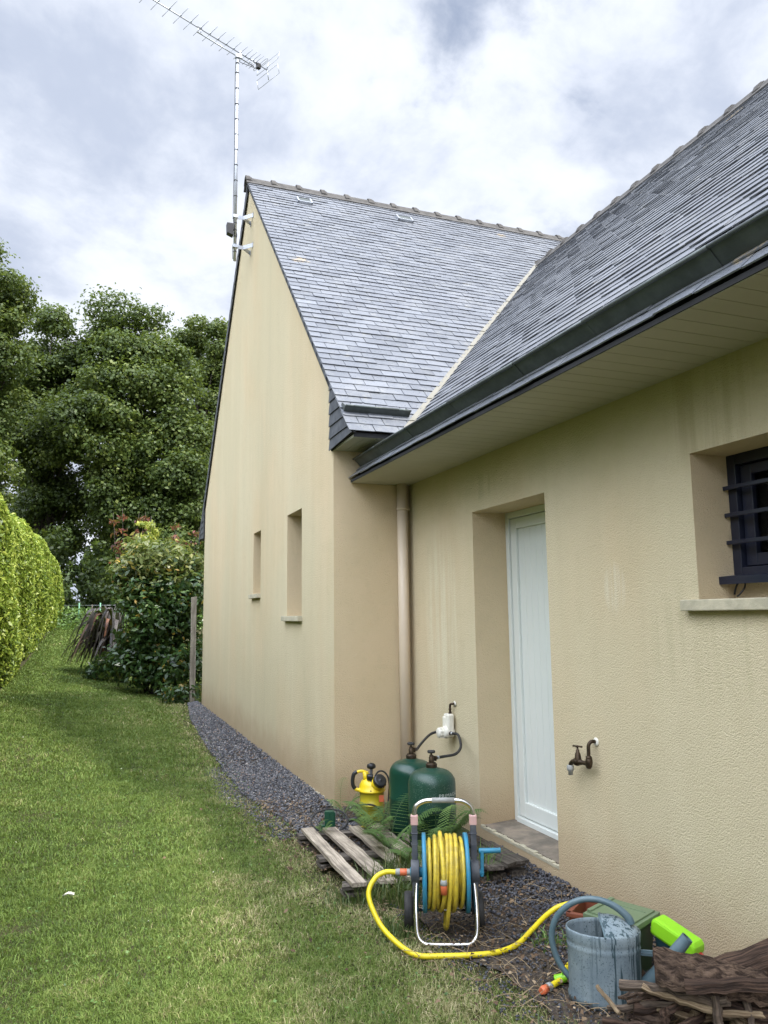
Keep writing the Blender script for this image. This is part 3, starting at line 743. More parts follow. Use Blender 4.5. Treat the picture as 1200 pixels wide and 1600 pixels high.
# gutters: zinc upstands folded on the slates, in lapped lengths
def gutter(P0, along, length, out, s, name, lengths, lbl):
    """P0 start of the foot line; out = unit vector leaning off the slope"""
    P0, A, Ov = Vector(P0), Vector(along), Vector(out)
    back = A.cross(Ov).normalized()
    if back.z < 0: back = -back
    mb = MB(); d = 0; i = 0
    while d < length-.01:
        ln = min(lengths[i % len(lengths)], length-d); off = .0016*(i % 2)
        a = P0+A*d; b = P0+A*(d+ln+.012)
        th = back*.004
        q_ = [a, b, b+Ov*s, a+Ov*s]
        mb.prism(q_, tuple(-back*off), tuple(-back*off+th))
        mb.tube([a+Ov*(s+.004)-back*.004, b+Ov*(s+.004)-back*.004], .0085+off, 10)
        # folded seam
        mb.prism([b-A*.012, b, b+Ov*s*.97, b-A*.012+Ov*s*.97], tuple(-back*(off+.003)), tuple(-back*off))
        d += ln; i += 1
    # closed end
    e = P0+A*length
    mb.prism([e, e+Ov*s, e+Ov*s*.6+back*.09, e+back*.1], (0, 0, 0), tuple(A*.004))
    mb.prism([P0, P0+Ov*s, P0+Ov*s*.6+back*.09, P0+back*.1], (0, 0, 0), tuple(-A*.004))
    # trough floor on the slates
    mb.prism([P0, e, e+back*.12, P0+back*.12], tuple(Ov*.010), tuple(Ov*.013))
    return part(name, mb, M['zinc'], H, True, label=lbl)
gutter((2.10, 5.985, 2.722), (0, -1, 0), 9.0, (-.705, 0, .708), .097, 'gutter', [.52, .60, .70, .78, .62, .74], 'long dark zinc gutter above the door')
gutter((1.838, 5.655, 3.092), (1, 0, 0), .545, (0, -.719, .695), .068, 'gutter', [.075, .36, .2], 'short zinc gutter on the gable wing')

# valley flashing
mb = MB()
def VG(s, d): x_ = 2.282+.7221*s-d; return Vector(Gp(x_, s))+Vector((0, -sG, cG))*.021
def VR(s, d): return Vector(Rp(5.1985+.6818*s-d, s))+Vector((-sR, 0, cR))*.023
sg = [(.0+4.78*i/24) for i in range(25)]
mid = []
for s_ in sg:
    P = Gp(2.282+.7221*s_, s_); mid.append(Vector((P[0], P[1], P[2]+.022)))
for i in range(24):
    rr = (mid[i][2]-.022-2.615)/sR; rr2 = (mid[i+1][2]-.022-2.615)/sR
    mb.add([VG(sg[i], .055), mid[i], mid[i+1], VG(sg[i+1], .055)], [(0, 1, 2, 3)])
    mb.add([mid[i], VR(rr, .055), VR(rr2, .055), mid[i+1]], [(0, 1, 2, 3)])
vo = part('valley_flashing', mb, M['zinc_light'], H, True)
sm = vo.modifiers.new('thick', 'SOLIDIFY'); sm.thickness = .006; sm.offset = -1

# ridge tiles: half-round tiles with raised collars
def ridge(P0, A, length, side, name, lbl, rt=.088):
    P0, A, Sd = Vector(P0), Vector(A), Vector(side); up = Vector((0, 0, 1)); mb = MB(); d = 0; rnd = random.Random(3)
    while d < length:
        ln = .355; r = rt; cc = .05
        for (a, b, g_) in ((d, d+ln+.01, 0), (d-.004, d+.055, .024), (d+.055, d+.08, .012)):
            outer = [(-.128, -.108), (-.085, -.058), (-.058, -.012), (-.032, .016), (0, .026), (.032, .016), (.058, -.012), (.085, -.058), (.128, -.108)]
            if g_: outer = [(u_*(1+g_*3.5), z_+g_*(1.0 if abs(u_) < .07 else .55)) for u_, z_ in outer[1:-1]]
            inner = [(u_*.93, z_-.018) for u_, z_ in outer[::-1]]
            prof = outer+inner; dz = rnd.uniform(-.003, .003); vs = []
            for t_ in (a, b):
                for (pu, pz) in prof: vs.append(P0+A*t_+Sd*pu+up*(pz+dz))
            n = len(prof); m_ = len(outer)
            fs = [(i, (i+1) % n, n+(i+1) % n, n+i) for i in range(n)]
            for o_ in (0, n):
                for i in range(m_-1): fs.append((o_+i, o_+i+1, o_+n-2-i, o_+n-1-i))
            mb.add(vs, fs)
        d += ln
    return part(name, mb, M['ridge'], H, True, label=lbl)
ridge((1.80, RY, RZ+.020), (1, 0, 0), 7.2, (0, 1, 0), 'ridge_capping', 'ridge tiles along the top of the gable wing')
ridge((R2X, 8.87, R2Z+.020), (0, -1, 0), 11.9, (1, 0, 0), 'ridge_capping', 'ridge tiles along the top of the long roof')
# little roof vents
for (x0, x1, ya_, yb_) in ((2.425, 2.625, 9.395, 9.52), (3.88, 4.11, 9.42, 9.535)):
    s0_ = (ya_-5.47)/cG; s1_ = (yb_-5.47)/cG; nn = Vector((0, -sG, cG))
    mb = MB(); fr = .018
    for (a, b, c, d) in ((x0, x1, s0_, s0_+fr), (x0, x1, s1_-fr*.5, s1_), (x0, x0+fr, s0_, s1_), (x1-fr, x1, s0_, s1_)):
        mb.prism([Gp(a, c), Gp(b, c), Gp(b, d), Gp(a, d)], tuple(nn*.012), tuple(nn*.05))
    v = part('roof_vent', mb, M['galv'], H, True)
    mb = MB(); mb.prism([Gp(x0+.01, s0_+.01), Gp(x1-.01, s0_+.01), Gp(x1-.01, s1_-.01), Gp(x0+.01, s1_-.01)], tuple(nn*.014), tuple(nn*.04))
    part('vent_louvre', mb, M['zinc'], v, True)
# crumbling footing of render under the corner
mb = MB(); rnd = random.Random(4)
for i in range(34):
    y = GY+.02+i*.035; w_ = max(.01, .05-.0012*i*rnd.uniform(.3, 1.3)); mb.box2((GX-w_*.5, y, -.05), (GX+.01, y+.037, .035*rnd.uniform(.2, 1)))
part('footing', mb, M['sill'], H, True)

# ============================================================ VEGETATION
def blades(P, h, w, lean, rng, bend=.5):
    """grass blades at points P (N,3): 5 vertices each, a quad and a tip"""
    N = len(P); a = rng.uniform(0, 2*np.pi, N); la = rng.uniform(0, 2*np.pi, N)
    sx, sy = np.cos(a)*w/2, np.sin(a)*w/2
    lx, ly = np.cos(la)*lean*h, np.sin(la)*lean*h
    V = np.zeros((N, 5, 3))
    V[:, 0] = P; V[:, 0, 0] -= sx; V[:, 0, 1] -= sy
    V[:, 1] = P; V[:, 1, 0] += sx; V[:, 1, 1] += sy
    m = P.copy(); m[:, 0] += lx*.35; m[:, 1] += ly*.35; m[:, 2] += h*.62
    V[:, 2] = m; V[:, 2, 0] += sx*.8; V[:, 2, 1] += sy*.8
    V[:, 3] = m; V[:, 3, 0] -= sx*.8; V[:, 3, 1] -= sy*.8
    V[:, 4] = P; V[:, 4, 0] += lx; V[:, 4, 1] += ly; V[:, 4, 2] += h*(1-.35*np.minimum(lean, 1))
    b = np.arange(N)[:, None]*5
    F = np.concatenate([b+[[0, 1, 2]], b+[[0, 2, 3]], b+[[3, 2, 4]]])
    return V.reshape(-1, 3), F
def patch(x, y, sc, seed=0):
    """smooth pseudo-noise in 0..1"""
    r = np.random.default_rng(seed); v = np.zeros_like(x)
    for k in range(9):
        a = r.uniform(0, 6.28); f = sc*r.uniform(.5, 2.2); v += np.sin((x*np.cos(a)+y*np.sin(a))*f+r.uniform(0, 6.28))
    return np.clip(.5+v/7, 0, 1)
def build_lawn():
    rng = np.random.default_rng(7); Vs = []; Fs = []; Ts = []; base = 0
    bands = [(1.2, 2.3, 9000, .0032, .035), (2.3, 3.6, 38000, .0028, .025), (3.6, 5.2, 24000, .0034, .025), (5.2, 7.5, 13000, .0048, .027), (7.5, 11, 6000, .0075, .032), (11, 16, 3000, .012, .034), (16, 24, 1700, .017, .038), (24, 36, 900, .024, .045)]
    for (ya, yb, dn, w, h) in bands:
        xa = -1.25; xb = 2.1 if yb < 15 else 4.5
        N = int((yb-ya)*(xb-xa)*dn); x = rng.uniform(xa, xb, N); y = rng.uniform(ya, yb, N)
        e = lawn_edge(y)+.05*np.sin(y*5.3)+.035*np.sin(y*13+1)
        # outside the camera's reach only a thin cover
        keep = (x < e+rng.normal(0, .045, N))
        seen = x > (-.5*y/4-.1) if yb < 8 else np.ones(N, bool)
        keep &= seen | (rng.random(N) < .35)
        thin = np.clip((x-(e-.5))/.6, 0, 1)
        keep &= rng.random(N) > thin*.62
        x, y = x[keep], y[keep]; e = e[keep]; thin = thin[keep]; n = len(x)
        z = gz(x, y)-.012
        p1 = patch(x, y, 2.2, 1); p2 = patch(x, y, 7, 2); p3 = patch(x, y, 24, 5)
        dry = np.clip((p1-.7)*.8, 0, .12)+np.clip((p2-.62)*.8, 0, .16)+.10*np.clip(p3-.5, 0, 1)+thin*.42
        corner = np.exp(-(((x+.15)/.3)**2+((y-3.05)/.55)**2))
        dry = dry+corner*.22+.20*np.clip((x-.1)/1.4, 0, 1)-.10*np.clip((.3-x)/.8, 0, 1)+.06*np.sin(x*9.5+.15*y)+.25*np.clip((x-.55)/.7, 0, 1)*np.clip((5.2-y)/1.2, 0, 1)*(.4+p2)
        hh = h*rng.uniform(.45, 1.35, n)*(1+.45*(p3-.5)+.3*(p2-.5))*(1-.2*thin)
        lush = rng.random(n) < .02; hh[lush] *= 1.7
        ln = rng.uniform(.3, 1.5, n)
        V, F = blades(np.stack([x, y, z], 1), hh, w*rng.uniform(.6, 1.4, n), ln, rng)
        tone = np.clip(rng.normal(.33, .17, n)+(p3-.5)*.18+(p1-.5)*.1+dry*rng.uniform(0, 1.25, n), .0, 1)
        Vs.append(V); Fs.append(F+base); Ts.append(np.repeat(tone, 5)); base += len(V)
    o = np_mesh('lawn', np.concatenate(Vs), np.concatenate(Fs), M['grass'], np.concatenate(Ts)); setp(o, kind='stuff')
build_lawn()

def leaves(P, Nrm, size, rng, asp=.5, fold=.18):
    """leaf-shaped quads (base, side, tip, side) at P with normals Nrm"""
    N = len(P); r = rng.normal(size=(N, 3)); T = np.cross(Nrm, r); T /= np.linalg.norm(T, axis=1)[:, None]+1e-9
    B = np.cross(Nrm, T); s = size[:, None]
    V = np.zeros((N, 4, 3)); V[:, 0] = P-T*s*.5; V[:, 2] = P+T*s*.5-Nrm*s*fold*.6
    V[:, 1] = P+B*s*asp*.5+Nrm*s*fold*.4; V[:, 3] = P-B*s*asp*.5+Nrm*s*fold*.4
    F = np.arange(N*4).reshape(N, 4)
    return V.reshape(-1, 3), F
def unit(v): return v/(np.linalg.norm(v, axis=1)[:, None]+1e-9)
def lobes_cloud(C_, R_, per, size, rng, asp=.6, squash=.8, up=.35, shell=.55):
    P = []; Nn = []; L = []
    for i, (c, r) in enumerate(zip(C_, R_)):
        n = int(per*r*r); d = unit(rng.normal(size=(n, 3))); rr = r*(shell+(1-shell)*rng.random(n)**.6)*(1+.15*rng.normal(size=n))
        lump = 1+.30*np.sin(d[:, 0]*5+i)*np.sin(d[:, 1]*6+2*i)*np.cos(d[:, 2]*5)+.16*np.sin(d[:, 0]*11+3*i)*np.sin(d[:, 2]*12+i)+.12*np.sin(d[:, 1]*17+i)
        p = d*(rr*lump)[:, None]*rng.uniform(.72, 1.3, 3); p[:, 2] *= squash
        P.append(p+c); nn = d*.8+rng.normal(size=(n, 3))*.55; nn[:, 2] += up; Nn.append(unit(nn)); L.append(np.full(n, rng.uniform(-.14, .14)))
    P = np.concatenate(P); Nn = np.concatenate(Nn); L = np.concatenate(L)
    V, F = leaves(P, Nn, size*rng.uniform(.6, 1.35, len(P)), rng, asp)
    return V, F, L
def oak(loc, ells, label, seed, per=1250, size=.19, nl=60, lr=(.75, 1.45), group='tall trees beyond the garden', base_t=.42):
    """ells: (x, y, z, rx, ry, rz) volumes the crown fills, relative to the base"""
    rng = np.random.default_rng(seed); rnd = random.Random(seed)
    T = thing('oak_tree', label, 'tree', loc, 0, group)
    vol = np.array([e[3]*e[4]*e[5] for e in ells])**.75; C_ = []; R_ = []
    for e, v in zip(ells, vol/vol.sum()):
        for k in range(max(3, int(nl*v))):
            d = rng.normal(size=3); d /= np.linalg.norm(d); f = rng.uniform(.3, .85)**.5
            C_.append([e[0]+d[0]*e[3]*f, e[1]+d[1]*e[4]*f, e[2]+d[2]*e[5]*f]); R_.append(rng.uniform(*lr))
    C_ = np.array(C_); R_ = np.array(R_)
    V, F, L = lobes_cloud(C_, R_, per, size, rng, .7, .72, .5)
    tone = np.clip(np.repeat(base_t+L+rng.normal(0, .15, len(L)), 4), 0, 1)
    np_mesh('crown', V, F, M['oak'], tone, T)
    mb = MB(); top = max(e[2] for e in ells); cx = np.mean([e[0] for e in ells]); cy = np.mean([e[1] for e in ells])
    pts = [(0, 0, -.3), (cx*.15, cy*.15, top*.2), (cx*.4+.1, cy*.4, top*.42), (cx*.8-.1, cy*.8, top*.7), (cx, cy, top*.95)]
    mb.tube(cr(pts, 4), [.42*(1-.85*i/16) for i in range(17)], 9)
    for k in range(26):
        i = rnd.randrange(len(C_)); f = rnd.uniform(.25, .8); a = Vector(cr(pts, 4)[int(f*16)]); b = Vector(C_[i])
        m_ = a.lerp(b, .5)+Vector((rnd.uniform(-.4, .4), rnd.uniform(-.4, .4), rnd.uniform(-.5, .2)))
        q_ = cr([a, m_, b], 4); mb.tube(q_, [.13*(1-f*.5)*(1-.85*j/8) for j in range(9)], 6)
    part('trunk', mb, M['trunk'], T)
    return T
G38 = float(gz(0, 38))
oak((1.3, 38, G38), [(.2, 0, 13.7, 1.5, 2, 2.3), (.6, 0, 11.1, 3.0, 2.5, 3.0), (-1.2, -.5, 8.6, 2.5, 2.4, 2.4), (2.0, -.8, 8.0, 2.2, 2.2, 2.8), (2.4, -.6, 4.6, 2.0, 2, 2.2), (-.2, -.6, 5.8, 2.0, 2, 1.6)],
    'big rounded dark green oak, tallest in the middle of the tree line', 41, nl=150, size=.165, lr=(.5, 1.25))
oak((-2.2, 40, G38), [(.3, 0, 12.9, 1.5, 2, 2.4), (-.3, 0, 9.4, 1.9, 2, 3.2), (.4, 0, 5.0, 1.9, 1.8, 2.2)],
    'narrow dark green oak between the leftmost tree and the big rounded oak', 42, nl=80, size=.165, base_t=.34, lr=(.5, 1.2))
oak((-5.0, 34, float(gz(-5, 34))), [(.5, 0, 13.6, 1.6, 1.8, 2.2), (.2, 0, 10.2, 2.1, 2, 2.8), (-.4, 0, 6.0, 2.4, 2, 3.0)],
    'leftmost oak with bare branches showing, cut by the left edge of the picture', 43, nl=110, size=.145, lr=(.45, 1.0), base_t=.46)
oak((5.7, 43, G38), [(.0, 0, 15.6, 1.3, 1.8, 1.9), (-.5, 0, 12.4, 2.0, 2, 2.6), (-.4, 0, 7.2, 2.5, 2, 3.4)],
    'lighter loose-crowned oak showing just left of the gable edge', 44, nl=95, size=.165, lr=(.45, 1.1), base_t=.48)
oak((9.5, 50, G38), [(0, 0, 9.2, 4, 3, 5.0)], 'oak mostly hidden behind the house', 45, nl=50, per=350, size=.3)

def bush(name, loc, ells, label, cat, m, seed, per=1200, size=.11, nl=40, lr=(.25, .45), tone=(.5, .17), asp=.42, group=None, stems=True, up=.4, topm=None, topz=None):
    rng = np.random.default_rng(seed); rnd = random.Random(seed)
    T = thing(name, label, cat, loc, 0, group)
    vol = np.array([e[3]*e[4]*e[5] for e in ells])**.7; C_ = []; R_ = []
    for e, v in zip(ells, vol/vol.sum()):
        for k in range(max(2, int(nl*v))):
            d = rng.normal(size=3); d /= np.linalg.norm(d); f = rng.uniform(.3, 1)**.5
            C_.append([e[0]+d[0]*e[3]*f, e[1]+d[1]*e[4]*f, max(.12, e[2]+d[2]*e[5]*f)]); R_.append(rng.uniform(*lr))
    C_ = np.array(C_); R_ = np.array(R_)
    V, F, L = lobes_cloud(C_, R_, per, size, rng, asp, .9, up, .5)
    tn = np.clip(tone[0]+L+rng.normal(0, tone[1], len(L)), 0, 1)
    if topm is not None:
        c = V.reshape(-1, 4, 3).mean(1)[:, 2]+rng.normal(0, .22, len(L)); top = c > topz; idx = np.where(~top)[0]
        for nm, sel, mm in (('foliage', ~top, m), ('young_foliage', top, topm)):
            VV = V.reshape(-1, 4, 3)[sel].reshape(-1, 3); np_mesh(nm, VV, np.arange(len(VV)).reshape(-1, 4), mm, np.repeat(tn[sel], 4), T)
    else: np_mesh('foliage', V, F, m, np.repeat(tn, 4), T)
    if stems:
        mb = MB()
        for k in range(14):
            b = Vector(C_[rnd.randrange(len(C_))]); a = Vector((rnd.uniform(-.12, .12), rnd.uniform(-.12, .12), -.05))
            mb.tube(cr([a, a.lerp(b, .5)+Vector((rnd.uniform(-.1, .1), rnd.uniform(-.1, .1), .1)), b], 4), [.022*(1-.8*j/8) for j in range(9)], 6)
        part('stem', mb, M['trunk'], T)
    return T
# the big evergreen beyond the gable
bush('laurel_bush', (1.22, 15.6, float(gz(1.22, 15.6))), [(.02, 0, 1.55, .74, .7, 1.25), (-.28, 0, 2.35, .45, .55, .55), (.34, .1, 2.5, .38, .5, .5), (.56, -.2, 1.5, .30, .5, 1.3), (.3, -.5, .40, .45, .4, .26), (-.25, 0, .75, .55, .6, .55)],
     'big dark glossy laurel bush with paler top beside the far end of the gable wall', 'bush', M['laurel'], 51, per=1500, size=.125, nl=165, lr=(.20, .34), topm=M['laurel_top'], topz=2.2, tone=(.5, .2))
def shoots(name, loc, label, cat, m, seed, n, hgt, spread, size, nleaf):
    rng = np.random.default_rng(seed); rnd = random.Random(seed)
    T = thing(name, label, cat, loc); mb = MB(); P = []; Nn = []
    for k in range(n):
        a = Vector((rnd.uniform(-1, 1)*spread*.6, rnd.uniform(-.2, .2), 0)); b = a*1.3+Vector((rnd.uniform(-.12, .12)*2, rnd.uniform(-.1, .1), hgt*rnd.uniform(.8, 1)))
        q_ = cr([a*.2, a*.9+Vector((0, 0, hgt*.5)), b], 6); mb.tube(q_, [.012*(1-.7*j/12) for j in range(13)], 5)
        for j in range(nleaf):
            f = 1-rnd.random()**1.5*.42; p = q_[int(f*12)]; P.append(p+Vector((rnd.gauss(0, .05), rnd.gauss(0, .05), rnd.gauss(0, .03)))); Nn.append((rnd.gauss(0, 1), rnd.gauss(0, 1), rnd.gauss(.2, .6)))
    part('stem', mb, M['trunk'], T)
    P = np.array(P); V, F = leaves(P, unit(np.array(Nn)), size*rng.uniform(.6, 1.3, len(P)), rng, .42)
    np_mesh('foliage', V, F, m, np.repeat(rng.random(len(P)), 4), T)
shoots('red_leaved_shrub', (.70, 16.8, .2), 'tall stems with dark red leaves sticking up behind the left half of the laurel bush', 'shrub', M['redleaf'], 61, 6, 3.55, .32, .10, 70)
shoots('red_leaved_shrub', (1.75, 16.6, .2), 'tall stems with dark red leaves sticking up behind the bush next to the gable edge', 'shrub', M['redleaf'], 62, 5, 3.55, .22, .10, 60)
shoots('yellow_leaved_shrub', (1.02, 16.4, .15), 'bright yellow-green shoots standing out of the top of the laurel bush', 'shrub', M['yelleaf'], 63, 8, 3.45, .16, .11, 120)
shoots('red_leaved_shrub', (1.2, 17.2, .2), 'single tall dark red twig just right of the yellow-green shoots', 'shrub', M['redleaf'], 64, 2, 3.9, .1, .09, 60)
# bronze strap-leaved plant
def phormium():
    rng = np.random.default_rng(5); rnd = random.Random(9)
    T = thing('strap_leaved_plant', 'bronze strap-leaved plant with drooping blades in front of the path end', 'plant', (.60, 18.0, float(gz(.60, 18.0))))
    V = []; F = []; tn = []
    for k in range(170):
        a = rnd.gauss(math.pi, .8); up = rnd.uniform(1.3, 2.9); out = rnd.uniform(.40, 1.05); w = rnd.uniform(.03, .055)
        d = Vector((math.cos(a), math.sin(a)*.8, 0)); sd = Vector((-d.y, d.x, rnd.uniform(-.5, .5))).normalized(); o_ = Vector((rnd.uniform(-.12, .12), rnd.uniform(-.12, .12), 0))
        b = len(V); nseg = 9; t_ = rnd.random()
        for i in range(nseg+1):
            f = i/nseg; p = o_+d*(out*f*1.1)+Vector((0, 0, up*math.sin(min(f*2.1, 2.75))*1.0 if f < 1.5 else 0))
            p.z = up*(1.9*f-1.72*f*f*rnd.uniform(.98, 1.02)) ; p.z = max(p.z, .03)
            ww = w*(1-f**3)*.9+.004
            V += [p-sd*ww, p+sd*ww]; tn += [t_, t_]
        for i in range(nseg): F.append((b+2*i, b+2*i+1, b+2*i+3, b+2*i+2))
    np_mesh('leaf', [tuple(v) for v in V], F, M['phormium'], tn, T)
phormium()
# low leafy plants at the foot of the big bush
bush('low_shrub', (.50, 17.0, float(gz(.5, 17))), [(0, 0, .25, .45, .35, .22)], 'low dark leafy plants between the strap-leaved plant and the laurel bush', 'shrub', M['laurel'], 53, per=1000, size=.12, nl=16, lr=(.16, .26), stems=False)
bush('low_shrub', (1.55, 14.35, 0), [(0, 0, .16, .32, .28, .14)], 'low leafy plants at the foot of the timber post', 'shrub', M['laurel'], 54, per=1300, size=.10, nl=14, lr=(.13, .2), stems=False, tone=(.62, .2))
# timber post and leaning stake
mb = MB(); mb.beam((1.77, 14.2, -.05), (1.765, 14.2, 1.86), .09, .09, up=(0, 1, 0), seg=6, rnd=random.Random(1), warp=.003)
solo('timber_post', mb, M['post'], 'old square timber post between the laurel bush and the gable wall end', 'post', (1.77, 14.2, 0))
mb = MB(); mb.beam((.0, 30.5, 1.0), (.14, 30.5, 2.0), .035, .035, up=(0, 1, 0), seg=4, rnd=random.Random(2), warp=.004)
solo('wooden_stake', mb, M['post'], 'thin leaning wooden stake at the far end of the lawn', 'stake', (0, 30.5, 1.0))

# clipped hedge along the left
def hedge():
    rng = np.random.default_rng(12)
    T = thing('clipped_hedge', 'tall clipped bright yellow-green laurel hedge along the left of the lawn', 'hedge', (-1.9, 18, 0))
    o_ = np.array([-1.9, 18, 0]); Ps = []; Ns = []; tl = []
    def xf(y, z): return -1.30+.07*np.sin(y*.9)+.05*np.sin(y*2.3+z)+.04*np.sin(z*3+y*1.3)+np.where(y > 29, (y-29)*.05, 0)
    for (ya, yb, dn, sz) in ((-1, 9, 160, .15), (9, 13, 700, .13), (13, 18, 1300, .115), (18, 24, 800, .135), (24, 33.5, 560, .155)):
        N = int((yb-ya)*3.1*dn); y = rng.uniform(ya, yb, N); zz = rng.uniform(.02, 3.0, N)
        g = gz(-1.3, y); H_ = 3.02+.09*np.sin(y*1.1)+.06*np.sin(y*3.1)+np.where(y > 24, -(y-24)*.07, 0)
        zz = zz/3.0*H_
        belly = .14*np.sin(np.clip(zz/H_, 0, 1)*np.pi)-np.clip(zz-(H_-.4), 0, 1)**2*1.0-.10*np.clip(.35-zz, 0, 1)
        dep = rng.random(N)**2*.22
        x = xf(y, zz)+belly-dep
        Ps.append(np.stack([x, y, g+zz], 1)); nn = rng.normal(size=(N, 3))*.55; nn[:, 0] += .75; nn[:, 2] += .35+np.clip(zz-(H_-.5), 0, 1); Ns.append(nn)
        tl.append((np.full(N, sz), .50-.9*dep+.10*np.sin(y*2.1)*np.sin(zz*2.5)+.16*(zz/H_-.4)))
        # top
        Nt = int((yb-ya)*1.3*dn*.8); y = rng.uniform(ya, yb, Nt); u = rng.random(Nt); g = gz(-1.3, y)
        H2 = 3.02+.09*np.sin(y*1.1)+.06*np.sin(y*3.1)+np.where(y > 24, -(y-24)*.07, 0)
        x = xf(y, H2)-.25-u*1.0; z = g+H2-.02-.25*np.clip(u-.75, 0, 1)+rng.normal(0, .04, Nt)
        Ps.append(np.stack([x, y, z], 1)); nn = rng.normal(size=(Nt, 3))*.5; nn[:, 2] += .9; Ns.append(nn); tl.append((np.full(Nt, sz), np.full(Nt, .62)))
        # back face
        Nb = int((yb-ya)*3.0*dn*.15); y = rng.uniform(ya, yb, Nb); g = gz(-1.3, y); z = rng.uniform(0, 2.7, Nb)
        Ps.append(np.stack([np.full(Nb, -2.55)+rng.normal(0, .06, Nb), y, g+z], 1)); nn = rng.normal(size=(Nb, 3))*.5; nn[:, 0] -= .8; Ns.append(nn); tl.append((np.full(Nb, sz), np.full(Nb, .4)))
    # rounded far end
    N = 3800; th = rng.uniform(-.2, np.pi*.9, N); zz = rng.uniform(0, 2.3, N); 
    x = -1.75+.72*np.cos(th); y = 33.4+.6*np.sin(th); r_ = 1-np.clip(zz-1.7, 0, 1)**2*.6
    Ps.append(np.stack([-1.75+(x+1.75)*r_, y, gz(x, y)+zz], 1)); nn = np.stack([np.cos(th), np.sin(th), np.full(N, .4)], 1)+rng.normal(size=(N, 3))*.5; Ns.append(nn); tl.append((np.full(N, .15), np.full(N, .5)))
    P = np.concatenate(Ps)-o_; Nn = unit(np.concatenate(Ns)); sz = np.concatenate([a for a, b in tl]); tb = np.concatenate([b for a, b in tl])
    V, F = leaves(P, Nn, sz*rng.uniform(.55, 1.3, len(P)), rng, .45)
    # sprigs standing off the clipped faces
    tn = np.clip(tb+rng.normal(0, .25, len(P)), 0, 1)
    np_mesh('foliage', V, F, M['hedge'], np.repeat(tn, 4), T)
    mb = MB(); rnd = random.Random(2)
    for k in range(46):
        y = k*.75-.6-18; g = float(gz(-1.9, y+18))
        mb.tube([(rnd.uniform(-.1, .1), y, g-.1), (rnd.uniform(-.15, .15), y+rnd.uniform(-.1, .1), g+1.2), (rnd.uniform(-.3, .3), y, g+2.4)], [.04, .03, .012], 6)
    # dense twiggy core that blocks the light
    ys = np.linspace(-1, 33.3, 40)
    core = MB()
    for i in range(len(ys)-1):
        a, b = ys[i]-18, ys[i+1]-18; ga = float(gz(-1.3, ys[i])); gb = float(gz(-1.3, ys[i+1])); ha = 2.65-(max(0, ys[i]-24)*.055); hb = 2.65-(max(0, ys[i+1]-24)*.055)
        core.add([(.30, a, ga+.12), (.30, b, gb+.12), (.32, b, gb+hb), (.32, a, ga+ha), (-.5, a, ga+ha), (-.5, b, gb+hb), (-.5, b, gb+.12), (-.5, a, ga+.12)], [(0, 1, 2, 3), (3, 2, 5, 4), (4, 5, 6, 7)])
    part('twigs', core, mat('hedge_twigs', (.02, .022, .01), .95, noise=(9, .8, (.035, .045, .015))), T)
    part('stem', mb, M['trunk'], T)
hedge()
# rough growth and a low fence at the end of the lawn
rng = np.random.default_rng(33)
N = 4200; x = rng.uniform(-2.2, 5, N); y = rng.uniform(30.5, 34, N); z = gz(x, y)+rng.random(N)**1.2*.75*np.clip((y-30.2)/1.2, .2, 1)
nn = rng.normal(size=(N, 3)); nn[:, 2] += .6
V, F = leaves(np.stack([x, y, z], 1), unit(nn), rng.uniform(.08, .2, N), rng, .45)
o = np_mesh('rough_growth', V, F, M['weeds'], np.repeat(rng.random(N), 4)); setp(o, kind='stuff')
T = thing('garden_fence', 'low green wire fence on thin posts at the far end of the lawn', 'fence', (0, 33.6, 1.17))
M['pale_green'] = mat('pale_green_post', (.16, .34, .22), .6)
for x_ in (-1.15, -.35, .45, 1.3, 2.2): part('post', MB().tube([(x_, 0, -.1), (x_, 0, .95)], .028, 6), M['pale_green'], T)
mb = MB()
for z_ in (.2, .5, .85): mb.tube([(-1.15, 0, z_), (2.2, 0, z_)], .006, 4)
part('wire', mb, M['galv'], T)
for k, (x_, y_, w_, h_) in enumerate(((-1.5, 36.6, 1.7, 3.4), (.8, 37, 1.7, 3.1), (2.9, 36.8, 1.6, 2.6), (-3.6, 36.4, 1.5, 2.1), (5.2, 37.4, 1.6, 2.0))):
    lb = ['dark shrub beyond the hedge end', 'dark shrub behind the leaning stake', 'dark shrub behind the big laurel bush', 'dark shrub behind the clipped hedge', 'dark shrub hidden behind the house corner'][k]
    bush('dark_shrub', (x_, y_, 1.15), [(0, 0, h_*.6, w_*.8, 1, h_*.7)], lb, 'shrub', M['oak'], 70+k, per=420, size=.2, nl=26, lr=(.5, .8), tone=(.12, .1), group='dark shrubs under the trees', asp=.6)
# distant band of woodland
def far_wood():
    rng = np.random.default_rng(88); Ps = []
    for k in range(90):
        x = rng.uniform(-70, 60); y = rng.uniform(62, 78); r = rng.uniform(3, 5.5); c = np.array([x, y, rng.uniform(2, 6)]); n = 420
        d = unit(rng.normal(size=(n, 3))); Ps.append(c+d*r*rng.uniform(.7, 1, n)[:, None])
    P = np.concatenate(Ps); nn = unit(rng.normal(size=P.shape)+[0, -.3, .4])
    V, F = leaves(P, nn, rng.uniform(.6, 1.2, len(P)), rng, .7)
    o = np_mesh('far_woodland', V, F, M['oak'], np.repeat(np.clip(rng.normal(.3, .15, len(P)), 0, 1), 4)); setp(o, kind='stuff')
far_wood()

